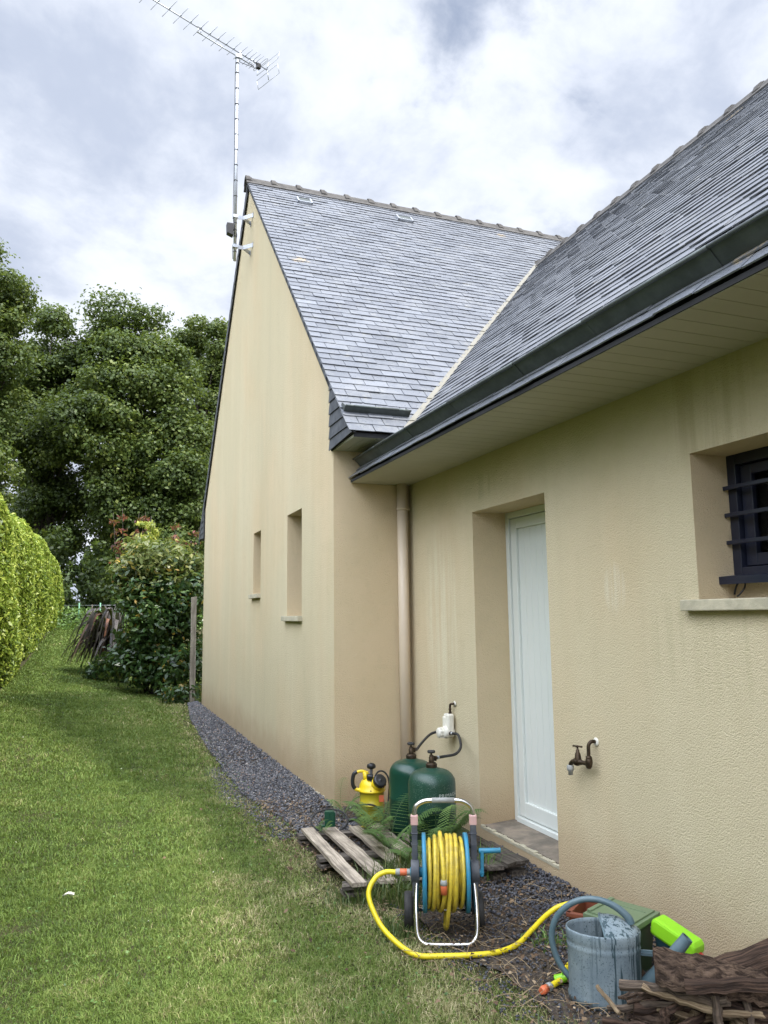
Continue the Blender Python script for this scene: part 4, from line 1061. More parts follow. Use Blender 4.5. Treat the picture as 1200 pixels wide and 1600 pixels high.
# ------------------------------------------------------------ gravel, straw, dead leaves
def gravel():
    rng = np.random.default_rng(21)
    base = np.array([(1, 0, 0), (0, 1, 0), (-1, 0, 0), (0, -1, 0), (.1, .1, 1), (0, 0, -1)], float)
    tri = np.array([(0, 1, 4), (1, 2, 4), (2, 3, 4), (3, 0, 4), (1, 0, 5), (2, 1, 5), (3, 2, 5), (0, 3, 5)])
    X = []; Y = []; R = []
    def add(n, ya, yb, f, r0, r1):
        y = rng.uniform(ya, yb, n); e = lawn_edge(y); x = f(y, e, n); X.append(x); Y.append(y); R.append(rng.uniform(r0, r1, n))
    add(9000, 5.3, 8.0, lambda y, e, n: e-.03+rng.random(n)*(1.87-e+.02), .006, .0135)
    add(7000, 8.0, 14.2, lambda y, e, n: e-.03+rng.random(n)*(1.87-e+.02), .009, .017)
    add(1500, 5.3, 8.0, lambda y, e, n: e-.13+rng.normal(0, .07, n), .005, .011)
    add(5200, 2.6, 4.6, lambda y, e, n: 1.78+(rng.random(n)**.55)*(2.53-1.78), .005, .0135)
    add(1500, 2.2, 4.6, lambda y, e, n: 1.5+rng.random(n)*.4, .004, .009)
    add(1400, 4.6, 6.0, lambda y, e, n: 1.5+rng.random(n)*1.0, .006, .012)
    x = np.concatenate(X); y = np.concatenate(Y); r = np.concatenate(R)
    ok = ~((y > 6.0) & (x > 1.85)); x, y, r = x[ok], y[ok], r[ok]
    N = len(x); z = rng.uniform(.0, .016, N)+np.where((y < 4.7) & (x > 1.9), .008, 0)
    z = z+np.where(y > 6, .02*np.clip((x-1.5)/.3, 0, 1), 0)
    V = base[None]*(1+rng.uniform(-.35, .35, (N, 6, 1)))*r[:, None, None]*np.array([1, .8, .62])
    a = rng.uniform(0, 6.28, N); ca, sa = np.cos(a)[:, None], np.sin(a)[:, None]; ti = rng.uniform(-.5, .5, N)[:, None]
    vx = V[..., 0]*ca-V[..., 1]*sa; vy = V[..., 0]*sa+V[..., 1]*ca; vz = V[..., 2]+vx*ti
    V = np.stack([vx+x[:, None], vy+y[:, None], vz+z[:, None]], -1)
    F = (np.arange(N)[:, None, None]*6+tri[None]).reshape(-1, 3)
    t_ = np.clip(rng.random(N)*.9, 0, 1); t_[rng.random(N) < .02] = 1; t_ = np.where(y < 5.2, t_*.45, t_)
    o = np_mesh('gravel', V.reshape(-1, 3), F, M['stones'], np.repeat(t_, 6)); setp(o, kind='stuff')
gravel()
def litter():
    rnd = random.Random(31); mb = MB()
    for k in range(420):
        if rnd.random() < .6: y = rnd.uniform(2.3, 4.2); x = rnd.uniform(1.45, 2.5)
        else: y = rnd.uniform(2.2, 6.3); x = float(lawn_edge(y))+rnd.gauss(0, .16)
        if x > 2.5 or (y > 6 and x > 1.84): continue
        a = rnd.uniform(0, 6.28); L = rnd.uniform(.03, .17); z = .014+float(gz(x, y))
        p = [Vector((x, y, z+rnd.uniform(0, .012))), Vector((x+math.cos(a)*L*.5, y+math.sin(a)*L*.5, z+rnd.uniform(0, .04))), Vector((x+math.cos(a+.4)*L, y+math.sin(a+.4)*L, z+rnd.uniform(0, .02)))]
        mb.tube(cr(p, 2), rnd.uniform(.0006, .0016), 4, caps=False)
    o = part('dead_straw', mb, M['straw'], fixn=False); setp(o, kind='stuff')
    rng = np.random.default_rng(4); N = 4200
    y = rng.uniform(2.2, 6.4, N); x = lawn_edge(y)+rng.normal(.18, .30, N); x = np.where((y < 4.4) & (rng.random(N) < .45), rng.uniform(1.6, 2.5, N), x); ok = (x < 2.5) & ~((y > 6) & (x > 1.84)); x, y = x[ok], y[ok]; n = len(x)
    nn = rng.normal(size=(n, 3))*.35; nn[:, 2] += 1
    V, F = leaves(np.stack([x, y, np.full(n, .03)+gz(x, y)], 1), unit(nn), .008+.028*rng.random(n)**2.5, rng, .6)
    o = np_mesh('dead_leaves', V, F, M['litter'], np.repeat(rng.random(n), 4)); setp(o, kind='stuff')
    # clover and small white petals in the turf
    N = 2600; y = rng.uniform(2.3, 9, N)**1.0; x = rng.uniform(-.8, 1.4, N); c = patch(x, y, 3, 9) > .5; x, y = x[c], y[c]; n = len(x)
    nn = rng.normal(size=(n, 3))*.25; nn[:, 2] += 1
    V, F = leaves(np.stack([x, y, gz(x, y)+rng.uniform(.012, .026, n)], 1), unit(nn), rng.uniform(.009, .018, n), rng, .9)
    o = np_mesh('clover', V, F, M['weeds'], np.repeat(rng.random(n)*.7, 4)); setp(o, kind='stuff')
    N = 60; y = rng.uniform(2.4, 13, N); x = rng.uniform(-1, 1.3, N)
    nn = rng.normal(size=(N, 3))*.4; nn[:, 2] += 1
    V, F = leaves(np.stack([x, y, gz(x, y)+.022], 1), unit(nn), rng.uniform(.004, .008, N)*(1+y/12), rng, .8)
    o = np_mesh('fallen_petals', V, F, M['white_pl']); setp(o, kind='stuff')
litter()
# a white feather on the lawn
mb = MB(); q_ = cr([(-.075, 4.68, .03), (-.055, 4.655, .045), (-.03, 4.64, .04)], 5)
mb.tube(q_, [.0016]*len(q_), 5); rnd = random.Random(7)
for i, p in enumerate(q_[1:]):
    for s_ in (-1, 1):
        for k in range(3): mb.tube([p+Vector((k*.0015, 0, 0)), p+Vector((.012+k*.002, s_*.014+rnd.uniform(-.004, .004), .006))], .0009, 4)
solo('feather', mb, M['white_pl'], 'small white feather lying on the lawn at the lower left', 'feather', (-.05, 4.66, .02), fixn=False)

# rushes / long grass around the pallet, ferns
def tuft(name, loc, n, h, spread, label, cat, m, seed, w=.006, lean=.45, group=None):
    rng = np.random.default_rng(seed); P = np.stack([rng.normal(0, spread, n), rng.normal(0, spread, n), np.full(n, -.02)], 1)
    V, F = blades(P, h*rng.uniform(.45, 1.1, n), w*rng.uniform(.6, 1.3, n), lean*rng.uniform(.2, 1.6, n), rng)
    o = np_mesh(name, V, F, m, np.repeat(np.clip(rng.normal(.45, .25, n), 0, 1), 5)); o.location = loc
    return setp(o, label, cat, group)
gt = 'tufts of long grass round the pallet'
for k, (x, y, h, n, lb) in enumerate(((1.55, 4.12, .20, 260, 'tall grass tuft at the near end of the pallet slats'), (1.68, 4.22, .24, 260, 'tall grass tuft in the pallet gap, just behind the nearest tuft'), (1.47, 4.02, .15, 220, 'grass tuft by the left wheel of the hose reel, on the lawn side'),
        (1.60, 3.93, .17, 240, 'grass tuft directly behind the left wheel of the hose reel'), (1.33, 4.10, .09, 160, 'short grass tuft on the lawn edge left of the pallet'), (1.78, 4.30, .20, 200, 'grass tuft behind the middle of the hose reel'), (1.44, 3.62, .09, 200, 'low grass tuft inside the loop of yellow hose'))):
    tuft('grass_tuft', (x, y, .0), n, h, .055, lb, 'grass tuft', M['rush'], 100+k, group=gt)
tuft('grass_tuft', (2.13, 4.08, .0), 90, .26, .03, 'green grass tuft hanging by the dark pallet end under the door step', 'grass tuft', M['weeds'], 121, .007, .5, gt)
for k, (x, y, lb) in enumerate(((1.66, 2.50, 'grass clump in front of the watering can'), (2.02, 3.22, 'small fern-like weed on the mulch left of the watering can handle'))):
    tuft('weed', (x, y, 0), 110, .09, .05, lb, 'weed', M['rush'] if k == 0 else M['weeds'], 130+k, .006, .7)
def fern(loc, n, L, label, seed, az=None, spread=6.28, elev=1.0):
    rnd = random.Random(seed); V = []; F = []; tn = []
    def leaf(a, b, c, w_, t_):
        i = len(V); m_ = (a+b)/2
        V.extend([a, m_+c*w_, b, m_-c*w_]); F.append((i, i+1, i+2, i+3)); tn.extend([t_]*4)
    for k in range(n):
        a = (az+rnd.uniform(-.5, .5)*spread) if az is not None else k/n*6.28+rnd.uniform(-.3, .3)
        d = Vector((math.cos(a), math.sin(a), 0)); sd = Vector((-d.y, d.x, 0)); LL = L*rnd.uniform(.75, 1.1); e = elev*rnd.uniform(.7, 1.2); prev = Vector((0, 0, 0)); t_ = rnd.random()*.8
        N = 26
        for i in range(1, N+1):
            f = i/N; p = d*(LL*f*(1-.15*f))+Vector((0, 0, LL*e*(f-.62*f*f)))+sd*(.03*math.sin(f*3+k))
            leaf(prev, p, sd, .0022, t_*.5)
            w_ = LL*.26*math.sin(math.pi*min(1, f*.9+.12))**.8*(1-f*.35)
            if i > 3:
                for s_ in (-1, 1):
                    dr = (sd*s_+d*.45+Vector((0, 0, -.18+rnd.uniform(-.08, .08)))).normalized()
                    # each pinna: toothed, as a run of small leaflets
                    q0 = p; m = 6
                    for j in range(m):
                        q1 = p+dr*w_*(j+1)/m; c = (d*.9).normalized()
                        leaf(q0, q1+dr*w_*.05, c, w_*.12*(1-j/m*.7)+.0012, min(1, t_+rnd.uniform(-.1, .25))); q0 = q1
            prev = p
    o = np_mesh('fern', [tuple(v) for v in V], F, M['fern'], tn); o.location = loc
    return setp(o, label, 'fern', 'ferns by the gas bottles')
fern((2.0, 4.40, .06), 10, .40, 'large fern fanning out in front of the front gas bottle, above the hose reel', 7, az=.3, spread=4.5, elev=1.9)
fern((1.80, 4.62, .05), 8, .38, 'fern growing between the pallet slats left of the gas bottles', 8, elev=1.7)
fern((1.80, 4.98, .06), 6, .22, 'small fern over the middle pallet slats in front of the yellow sprayer', 9, elev=1.5)
fern((1.88, 5.12, .06), 7, .32, 'fern at the foot of the yellow sprayer', 10, elev=1.5)
fern((1.50, 5.10, .08), 7, .09, 'tiny bright fern at the foot of the green plastic holder', 11, elev=1.6)
fern((1.83, 5.66, .01), 5, .24, 'fern leaning on the house corner left of the sprayer', 12, elev=2.0)
fern((1.86, 4.25, .02), 8, .34, 'fern right behind the hose reel discs', 13, elev=1.6)
fern((2.10, 3.18, .0), 5, .10, 'tiny fern beside the yellow hose near the planter', 14, elev=.6)

# ============================================================ OBJECTS
# ------------------------------------------------------------ television aerial
def aerial():
    base = Vector((1.64, 9.66, 6.15))
    T = thing('tv_aerial', 'long comb-shaped television aerial on a tall galvanised mast bolted to the gable', 'television aerial', base)
    mb = MB(); top = 9.08-6.15
    mb.tube([(0, 0, 0), (-.006, -.03, top+.03)], .021, 14)
    part('mast', mb, M['galv'], T)
    mb = MB()
    for z in (.12, .33, .42, .52, .62, .90, 1.12, 1.34, 1.56, 1.78, 2.0, 2.22, 2.45, 2.68, 2.82):
        f = z/top; mb.tube([(-.006*f, -.03*f, z), (-.006*f, -.03*f, z+.012)], .0245, 12)
    mb.tube(cr([(-.026, 0, .02), (-.03, 0, .2), (.02, -.025, .35), (-.028, 0, .6), (-.026, -.01, 1.5), (-.03, -.03, top-.1), (.05, .02, top-.04), (.30, .12, top-.0)], 6), .004, 6)
    part('cable', mb, M['black'], T)
    for z in (.20, .62):
        mb = MB()
        mb.box((0, 0, z), (.062, .062, .04)); mb.tube([(0, -.035, z+.012), (0, .035, z+.012)], .006, 6)
        mb.beam((.03, 0, z), (.115, 0, z), .05, .006, up=(0, 1, 0))
        mb.beam((.11, 0, z+.003), (.222, -.085, z+.02), .05, .006, up=(0, 1, 0)); mb.beam((.11, 0, z-.003), (.222, .085, z-.02), .05, .006, up=(0, 1, 0))
        mb.box((.219, -.085, z+.02), (.006, .05, .07)); mb.box((.219, .085, z-.02), (.006, .05, .07))
        part('wall_bracket', mb, M['galv'], T)
    mb = MB(); mb.prism([(-.11, -.02, .36), (-.03, -.02, .33), (-.03, -.02, .50), (-.115, -.02, .50)], (0, -.03, 0), (0, .06, 0))
    part('amplifier_box', mb, M['black'], T, bevel=.004)
    b = Vector((math.sin(rad(65)), math.cos(rad(65)), 0)); e = Vector((math.cos(rad(65)), -math.sin(rad(65)), 0)); up = Vector((0, 0, 1)); O = Vector((-.006, -.03, top))
    mb = MB(); mb.tube([O+b*-2.3+up*.07, O+b*.50+up*.07], .008, 8)
    mb.tube([O+b*-.62-up*.0, O+b*.27+up*.0], .008, 8)
    for s in (-.62, -.58): mb.tube([O+b*s+up*.0, O+b*s+up*.085], .006, 6)
    mb.beam(O+b*-.64+up*.08, O+b*-.56+up*.08, .02, .004); mb.beam(O+b*-.64, O+b*-.56, .02, .004)
    for s in (.20, .24): mb.tube([O+b*s, O+b*s+up*.085], .006, 6)
    mb.box(tuple(O), (.06, .06, .05)); mb.box(tuple(O+b*.05+up*.05), (.03, .03, .10))
    part('boom', mb, M['galv'], T)
    ss = [-2.18, -2.02, -1.86, -1.69, -1.52, -1.36, -1.20, -1.04, -.88, -.73, -.58, -.44, -.31, -.18, -.06, .05, .13, .20, .26, .31]
    for i, s in enumerate(ss):
        L = .185 if i < 14 else .17
        mb = MB(); c = O+b*s+up*.085
        mb.tube([c-e*L, c-e*.025], .0036, 6); mb.tube([c+e*.025, c+e*L], .0036, 6)
        mb.tube([c-e*.028, c-e*.01, c+e*.01, c+e*.028], [.004, .011, .011, .004], 8)
        part('director', mb, M['galv'], T)
    mb = MB(); c = O+b*.37+up*.09
    mb.tube(cr([c-e*.14-up*.0, c-e*.155+b*.015, c-e*.14+b*.03, c+e*.14+b*.03, c+e*.155+b*.015, c+e*.14, c-e*.14], 4), .004, 6)
    part('dipole', mb, M['galv'], T)
    mb = MB(); mb.box((0, 0, 0), (.055, .05, .07), Matrix.Translation(O+b*.35+up*.045) @ Matrix.Rotation(rad(25), 4, 'Z')); part('junction_box', mb, M['black'], T, bevel=.004)
    for sg in (1, -1):
        mb = MB(); c = O+b*.50+up*.07
        p = [c-e*.24+up*(.04*sg), c+e*.24+up*(.04*sg), c+e*.24+up*(.16*sg)+b*.03, c-e*.24+up*(.16*sg)+b*.03]
        for i in range(4): mb.tube([p[i], p[(i+1) % 4]], .0035, 6)
        mb.tube([c, c+up*(.14*sg)+b*.03], .006, 6)
        part('reflector', mb, M['galv'], T)
aerial()

# ------------------------------------------------------------ gas bottles
def gas_bottle(x, y, rot, label, m, text):
    T = thing('gas_bottle', label, 'gas bottle', (x, y, 0), rot, 'green gas bottles by the wall'); r = .152
    mb = MB()
    prof = [(0.0, .035), (r*.80, .035), (r*.95, .055), (r, .085), (r, .262), (r+.0022, .268), (r+.0022, .276), (r, .282), (r, .425)]
    for k in range(1, 10):
        a = k/9*math.pi/2; prof.append((r-.085+.085*math.cos(a), .425+.085*math.sin(a)))
    prof += [(.045, .520), (.036, .523), (.0, .524)]
    mb.lathe(prof, 40); part('body', mb, m, T)
    mb = MB(); mb.lathe([(.118, .0), (.126, .0), (.126, .045), (.118, .045), (.118, 0)], 32); part('foot_ring', mb, m, T)
    mb = MB(); mb.lathe([(.036, .520), (.036, .545), (.030, .548), (.030, .553), (.0, .553)], 16)
    mb.lathe([(.017, .545), (.017, .585), (.013, .590), (.013, .60), (0, .60)], 12)
    mb.tube([(0, 0, .575), (.04, -.0, .575), (.055, 0, .575)], [.011, .011, .009], 8)
    mb.box((.03, 0, .575), (.012, .03, .03)); mb.tube([(0, 0, .60), (0, 0, .615)], .007, 8)
    part('valve', mb, M['brass'], T, bevel=.001)
    mb = MB(); mb.lathe([(.012, .612), (.024, .613), (.026, .620), (.024, .628), (.012, .630)], 14); part('valve_wheel', mb, M['rubber'], T)
    if text:
        cu = bpy.data.curves.new('lettering', 'FONT'); cu.body = text; cu.size = .034; cu.align_x = 'CENTER'; cu.extrude = 0; cu.space_character = 1.1
        tmp = bpy.data.objects.new('lettering_tmp', cu); COL.objects.link(tmp); dg = bpy.context.evaluated_depsgraph_get()
        me = tmp.evaluated_get(dg).to_mesh(); bm = bmesh.new(); bm.from_mesh(me); bpy.data.objects.remove(tmp)
        bmesh.ops.subdivide_edges(bm, edges=bm.edges, cuts=1)
        mb = MB(); ang0 = -math.pi/2
        mb.add([((r+.0012)*math.cos(ang0+v.co.x/r), (r+.0012)*math.sin(ang0+v.co.x/r), .365+v.co.y*.9) for v in bm.verts], [[v.index for v in f.verts] for f in bm.faces]); bm.free()
        part('lettering', mb, M['white_txt'], T, fixn=False)
    return T
gas_bottle(2.098, 4.675, rad(25), 'front gas bottle, dark green with dusty speckles and faded white lettering', M['bottle'], 'PRIMAGAZ')
gas_bottle(2.100, 5.015, rad(40), 'rear gas bottle, clean dark green, beside the yellow sprayer', M['bottle_clean'], None)

def regulator():
    T = thing('gas_regulator', 'cream plastic gas changeover valve on the door wall above the gas bottles', 'gas regulator', (2.535, 5.23, .70))
    mb = MB(); mb.box((-.042, 0, 0), (.05, .085, .15)); mb.box((-.045, .022, .012), (.062, .05, .09)); mb.lathe([(.042, -.04), (.045, -.02), (.045, .02), (.04, .04)], 20, Matrix.Translation((-.05, .0, -.055)) @ Matrix.Rotation(rad(90), 4, 'Y'))
    part('housing', mb, M['white_pl'], T, bevel=.012)
    mb = MB(); X = Matrix.Translation((-.105, .022, -.06)) @ Matrix.Rotation(rad(-90), 4, 'Y')
    mb.lathe([(.034, -.04), (.036, -.01), (.036, .012), (.030, .018), (0, .018)], 18, X)
    for k in range(10): a = k*.628; mb.box((.036*math.cos(a), .036*math.sin(a), -.005), (.006, .006, .03), X)
    part('knob', mb, M['white_pl'], T)
    mb = MB(); mb.tube(cr([(-.03, -.0, .07), (-.03, -.0, .115), (-.028, -.004, .14), (-.012, -.018, .146), (.01, -.025, .146)], 5), .0085, 10)
    mb.tube([(-.03, 0, .075), (-.03, 0, .088)], .013, 6); mb.tube([(-.03, 0, .10), (-.03, 0, .112)], .012, 6)
    part('pipe', mb, M['brass'], T)
    mb = MB(); mb.tube([(-.045, -.035, -.055), (-.06, -.060, -.058)], .012, 10); part('hose_nut', mb, M['brass'], T); part('hose_nut', MB().tube([(-.045, .03, -.06), (-.075, .075, -.062)], .011, 10), M['brass'], T)
    mb = MB(); mb.lathe([(.006, 0), (.02, .002), (.022, .004)], 10, Matrix.Translation((-.002, -.028, .146)) @ Matrix.Rotation(rad(-90), 4, 'Y')); part('plaster_patch', mb, M['white_pl'], T)
regulator()
def hose_obj(name, pts, r, m, label, cat, n=8, fit=None, group=None):
    q_ = cr(pts, n); T = thing(name, label, cat, tuple(q_[0]), 0, group)
    mb = MB(); mb.tube(q_, r, 12); part('tube', mb, m, T, True)
    if fit:
        mb = MB(); mb.tube([q_[0], q_[0].lerp(q_[3], .8)], r*1.25, 10); part('clamp', mb, fit, T, True); part('clamp', MB().tube([q_[-1], q_[-1].lerp(q_[-4], .8)], r*1.25, 10), fit, T, True)
    return T
hose_obj('gas_hose', [(2.150, 5.05, .575), (2.18, 5.10, .565), (2.27, 5.22, .585), (2.38, 5.31, .625), (2.455, 5.31, .642), (2.47, 5.305, .642)], .0095, M['rubber'], 'black rubber gas hose from the rear bottle up to the regulator knob', 'gas hose', fit=M['brass'], group='black gas hoses')
hose_obj('gas_hose', [(2.150, 4.70, .575), (2.21, 4.73, .573), (2.33, 4.80, .568), (2.43, 4.92, .585), (2.475, 5.02, .625), (2.490, 5.09, .648), (2.480, 5.165, .643)], .0095, M['rubber'], 'black rubber gas hose curving from the front bottle round to the regulator underside', 'gas hose', fit=M['galv'], group='black gas hoses')

# ------------------------------------------------------------ garden tap
def tap():
    T = thing('garden_tap', 'old brass garden tap sticking out of the door wall with a grey hose fitting', 'tap', (2.535, 3.52, .768))
    mb = MB(); mb.tube(cr([(.005, -.0, .055), (-.03, .0, .058), (-.048, .004, .04), (-.05, .005, .0), (-.05, .005, -.04)], 5), .0105, 12)
    mb.lathe([(.016, -.045), (.019, -.035), (.019, -.025), (.014, -.02)], 6, Matrix.Translation((-.05, .005, 0)))
    mb.tube(cr([(-.05, .005, -.035), (-.05, .006, -.06), (-.05, .01, -.09)], 4), [.016, .0185, .020, .0205, .021, .020, .019, .016, .013], 12)
    part('elbow', mb, M['brass'], T)
    mb = MB(); mb.tube(cr([(-.05, .015, -.065), (-.055, .05, -.066), (-.062, .09, -.067), (-.068, .125, -.070), (-.072, .150, -.082), (-.074, .158, -.105)], 4), [.013]*4+[.0125]*2+[.016]*2+[.0225, .024, .024, .021]+[.015]*3+[.0125]*6, 12)
    mb.lathe([(.024, -.02), (.021, .0), (.015, .035), (.011, .042), (.010, .055), (.006, .058), (.005, .075)], 12, Matrix.Translation((-.062, .095, -.055)))
    part('body', mb, M['brass'], T)
    mb = MB(); c = Vector((-.062, .095, .020)); mb.tube([c+Vector((-.012, .028, .0)), c, c+Vector((.012, -.028, .0))], [.006, .0035, .006], 8); mb.tube([c+Vector((.018, .01, 0)), c+Vector((-.018, -.01, 0))], .0035, 8); mb.lathe([(.006, -.006), (.008, 0), (.006, .006)], 8, Matrix.Translation(c))
    part('handle', mb, M['brass'], T)
    mb = MB(); mb.lathe([(.011, -.15), (.0135, -.15), (.0135, -.13), (.017, -.127), (.0205, -.120), (.0205, -.098), (.015, -.094)], 14, Matrix.Translation((-.074, .158, 0)))
    part('hose_fitting', mb, M['ltgrey'], T)
    mb = MB(); mb.lathe([(.012, .0), (.026, .001), (.022, .006), (.012, .007)], 12, Matrix.Translation((0, -.003, .055)) @ Matrix.Rotation(rad(-90), 4, 'Y')); part('filler_patch', mb, M['white_pl'], T)
    T.scale = (.92, .92, .92)
tap()

# ------------------------------------------------------------ hose reel cart
def reel():
    ang = rad(-23); o_ = Vector((1.578, 3.378, 0))
    T = thing('hose_reel_cart', 'blue and grey hose reel trolley wound with yellow hose, in front of the gas bottles', 'hose reel', o_, ang)
    # local: x right along the axle, y away from the camera, z up
    hw = .142
    mb = MB()
    pts = [(-hw+.008, .115, .25), (-hw+.004, .09, .20), (-hw+.002, .045, .12), (-hw+.008, .015, .045), (-hw+.035, .0, .016), (-hw+.075, -.004, .012), (hw-.075, -.004, .012), (hw-.035, .0, .016), (hw-.008, .015, .045), (hw-.002, .045, .12), (hw-.004, .09, .20), (hw-.008, .115, .25)]
    mb.tube(cr(pts, 6), .0105, 12); part('foot_frame', mb, M['steel'], T)
    for s in (-1, 1):
        mb = MB()
        mb.prism([(s*hw, .10, .185), (s*hw, .155, .10), (s*hw, .215, .06), (s*hw, .225, .10), (s*hw, .195, .20), (s*hw, .19, .30), (s*hw, .190, .495), (s*hw, .158, .495), (s*hw, .152, .30), (s*hw, .10, .265)], (-.014, 0, 0), (.014, 0, 0))
        mb.lathe([(.0, -.02), (.055, -.02), (.055, .02), (0, .02)], 20, Matrix.Translation((s*hw, .145, .278)) @ Matrix.Rotation(rad(90), 4, 'Y'))
        mb.box((s*hw, .174, .40), (.034, .04, .006)); mb.box((s*hw, .174, .35), (.034, .04, .006)); mb.box((s*hw, .174, .45), (.034, .04, .006))
        part('side_frame', mb, M['grey_pl'], T, bevel=.004)
        mb = MB(); mb.box((s*(hw-.0), .174, .510), (.036, .034, .046)); part('handle_clip', mb, M['pink'], T, bevel=.004)
        wx = s*(hw+.034) if s < 0 else s*(hw+.02)
        X = Matrix.Translation((wx, .215, .083)) @ Matrix.Rotation(rad(90), 4, 'Y')
        mb = MB(); mb.lathe([(.055, -.020), (.078, -.021), (.083, -.014), (.084, 0), (.083, .014), (.078, .021), (.055, .020)], 30, X)
        for k in range(24):
            a = k*2*math.pi/24; mb.box((0, 0, .083), (.0, .012, .006), Matrix.Translation((wx, .215, .083)) @ Matrix.Rotation(a, 4, 'X') if False else Matrix.Translation((wx, .215, .083)) @ Matrix.Rotation(a, 4, 'X') @ Matrix.Diagonal((1, 1, 1, 1)))
        w = part('wheel', mb, M['rubber'], T)
        mb = MB(); mb.lathe([(0, -.016), (.02, -.018), (.024, -.008), (.05, -.008), (.056, -.012), (.056, .012), (.05, .008), (.024, .008), (.02, .018), (0, .018)], 24, X); part('rim', mb, M['grey_pl'], w)
    mb = MB(); mb.tube([(-hw-.03, .215, .083), (hw+.02, .215, .083)], .008, 10); part('axle', mb, M['steel'], T)
    mb = MB(); z = .51
    mb.tube(cr([(-hw, .174, z), (-hw, .174, z+.035), (-hw+.012, .176, z+.065), (-hw+.05, .178, z+.086), (-hw+.10, .178, z+.090), (hw-.10, .178, z+.090), (hw-.05, .178, z+.086), (hw-.012, .176, z+.065), (hw, .174, z+.035), (hw, .174, z)], 6), .0115, 14); hd = part('handle', mb, M['steel'], T)
    mb = MB(); mb.tube([(-.055, .178, .600), (.055, .178, .600)], .0128, 14); part('grip_sleeve', mb, M['ltgrey'], hd)
    # discs with ribs and slots
    C0 = Vector((0, .145, .278)); R = .175
    for s, dx in ((-1, .098), (1, .102)):
        X = Matrix.Translation(C0+Vector((s*dx, 0, 0))) @ Matrix.Rotation(rad(90), 4, 'Y')
        mb = MB(); n = 48
        mb.lathe([(R-.010, -.009), (R, -.009), (R, .009), (R-.010, .009), (R-.010, -.009)], n, X)
        mb.lathe([(.120, -.0025), (R-.008, -.0025), (R-.008, .0025), (.120, .0025), (.120, -.0025)], n, X)
        mb.lathe([(.0, -.003), (.062, -.003), (.062, .003), (.0, .003)], n, X)
        for k in range(8):
            a = k*math.pi/4+.2
            mb.box((.09, 0, 0), (.08, .040, .005), X @ Matrix.Rotation(a, 4, 'Z'))
            mb.box((.108, 0, s*.005), (.122, .006, .010), X @ Matrix.Rotation(a, 4, 'Z'))
        mb.lathe([(.062, -.009), (.066, -.009), (.066, .009), (.062, .009), (.062, -.009)], n, X)
        part('reel_disc', mb, M['cyan'], T)
    mb = MB(); mb.tube([C0+Vector((-.10, 0, 0)), C0+Vector((.10, 0, 0))], .075, 24); mb.tube([C0+Vector((-.165, 0, 0)), C0+Vector((.16, 0, 0))], .022, 16)
    part('drum', mb, M['cyan'], T)
    # wound hose: three layers of slightly crossing turns
    rnd = random.Random(12); mb = MB(); rh = .0098
    for layer, (rr, n) in enumerate(((.092, 8), (.110, 8), (.128, 8), (.146, 8))):
        pts = []
        for i in range(n*28+1):
            t_ = i/28; a = t_*2*math.pi; xx = -.082+.164*(t_/n)
            if layer % 2: xx = -xx
            wob = .0065*math.sin(a*.5+layer*2)+.004*math.sin(a*1.7+layer)
            r_ = rr+.003*math.sin(a*2.3+layer)+.0035*math.sin(a*.37+1)
            pts.append(C0+Vector((xx+wob, math.cos(a)*r_, math.sin(a)*r_)))
        mb.tube(pts, rh, 9)
    # loosely lying outer turns, one sagging at the bottom
    for (x0, x1, ra, sag, ph) in ((-.035, .012, .163, .0, .3), (.03, .052, .164, .0, 1.1), (-.004, .030, .162, .085, .0), (-.066, -.045, .158, .0, .8)):
        pts = []
        for i in range(41):
            a = -math.pi/2+ i/40*2*math.pi; s_ = math.exp(-((abs(a+math.pi/2) if i < 20 else abs(a-1.5*math.pi)))**2*2.2)
            r_ = ra+sag*s_; pts.append(C0+Vector((x0+(x1-x0)*math.sin((a+math.pi/2)/2), math.cos(a)*r_, math.sin(a)*r_)))
        mb.tube(pts, rh*1.02, 9)
    # free end coming over the top and hanging at the front
    q_ = cr([C0+Vector((-.018, .08, .145)), C0+Vector((-.020, .0, .178)), C0+Vector((-.018, -.09, .156)), C0+Vector((-.014, -.148, .10)), C0+Vector((-.012, -.172, .045)), C0+Vector((-.012, -.177, .02))], 7)
    mb.tube(q_, .0105, 12)
    part('wound_hose', mb, M['yellow_hose'], T)
    c = C0+Vector((-.012, -.177, 0))
    X = Matrix.Translation(c)
    mb = MB(); mb.lathe([(.012, -.040), (.0155, -.040), (.0155, -.005), (.014, .0), (.012, .003)], 16, X); cn = part('hose_connector', mb, M['orange'], T)
    mb = MB(); mb.lathe([(.013, -.002), (.0165, .0), (.0165, .010), (.015, .016), (.013, .022)], 16, X); part('collar', mb, M['ltgrey'], cn)
    mb = MB(); mb.lathe([(.0, -.036), (.0125, -.0405)], 16, X); part('opening', mb, M['black'], cn)
    # crank
    mb = MB(); cx = .176
    mb.tube([C0+Vector((.14, 0, 0)), C0+Vector((cx+.01, 0, 0))], .014, 12)
    mb.beam(C0+Vector((cx, 0, -.018)), C0+Vector((cx+.004, -.0, .103)), .026, .016, up=(1, 0, 0))
    mb.tube([C0+Vector((cx-.012, 0, .096)), C0+Vector((cx+.085, 0, .098))], [.013, .012], 12); mb.tube([C0+Vector((cx+.083, 0, .098)), C0+Vector((cx+.092, 0, .098))], [.014, .013], 12)
    part('crank', mb, M['cyan'], T, bevel=.003)
    # inlet fittings on the left
    mb = MB(); X = Matrix.Translation(C0) @ Matrix.Rotation(rad(-90), 4, 'Y')
    mb.lathe([(.013, .16), (.0155, .163), (.0155, .178), (.0145, .182)], 16, X); mb.lathe([(.0155, .213), (.0165, .216), (.0165, .228), (.014, .236)], 16, X)
    il = part('inlet', mb, M['ltgrey'], T)
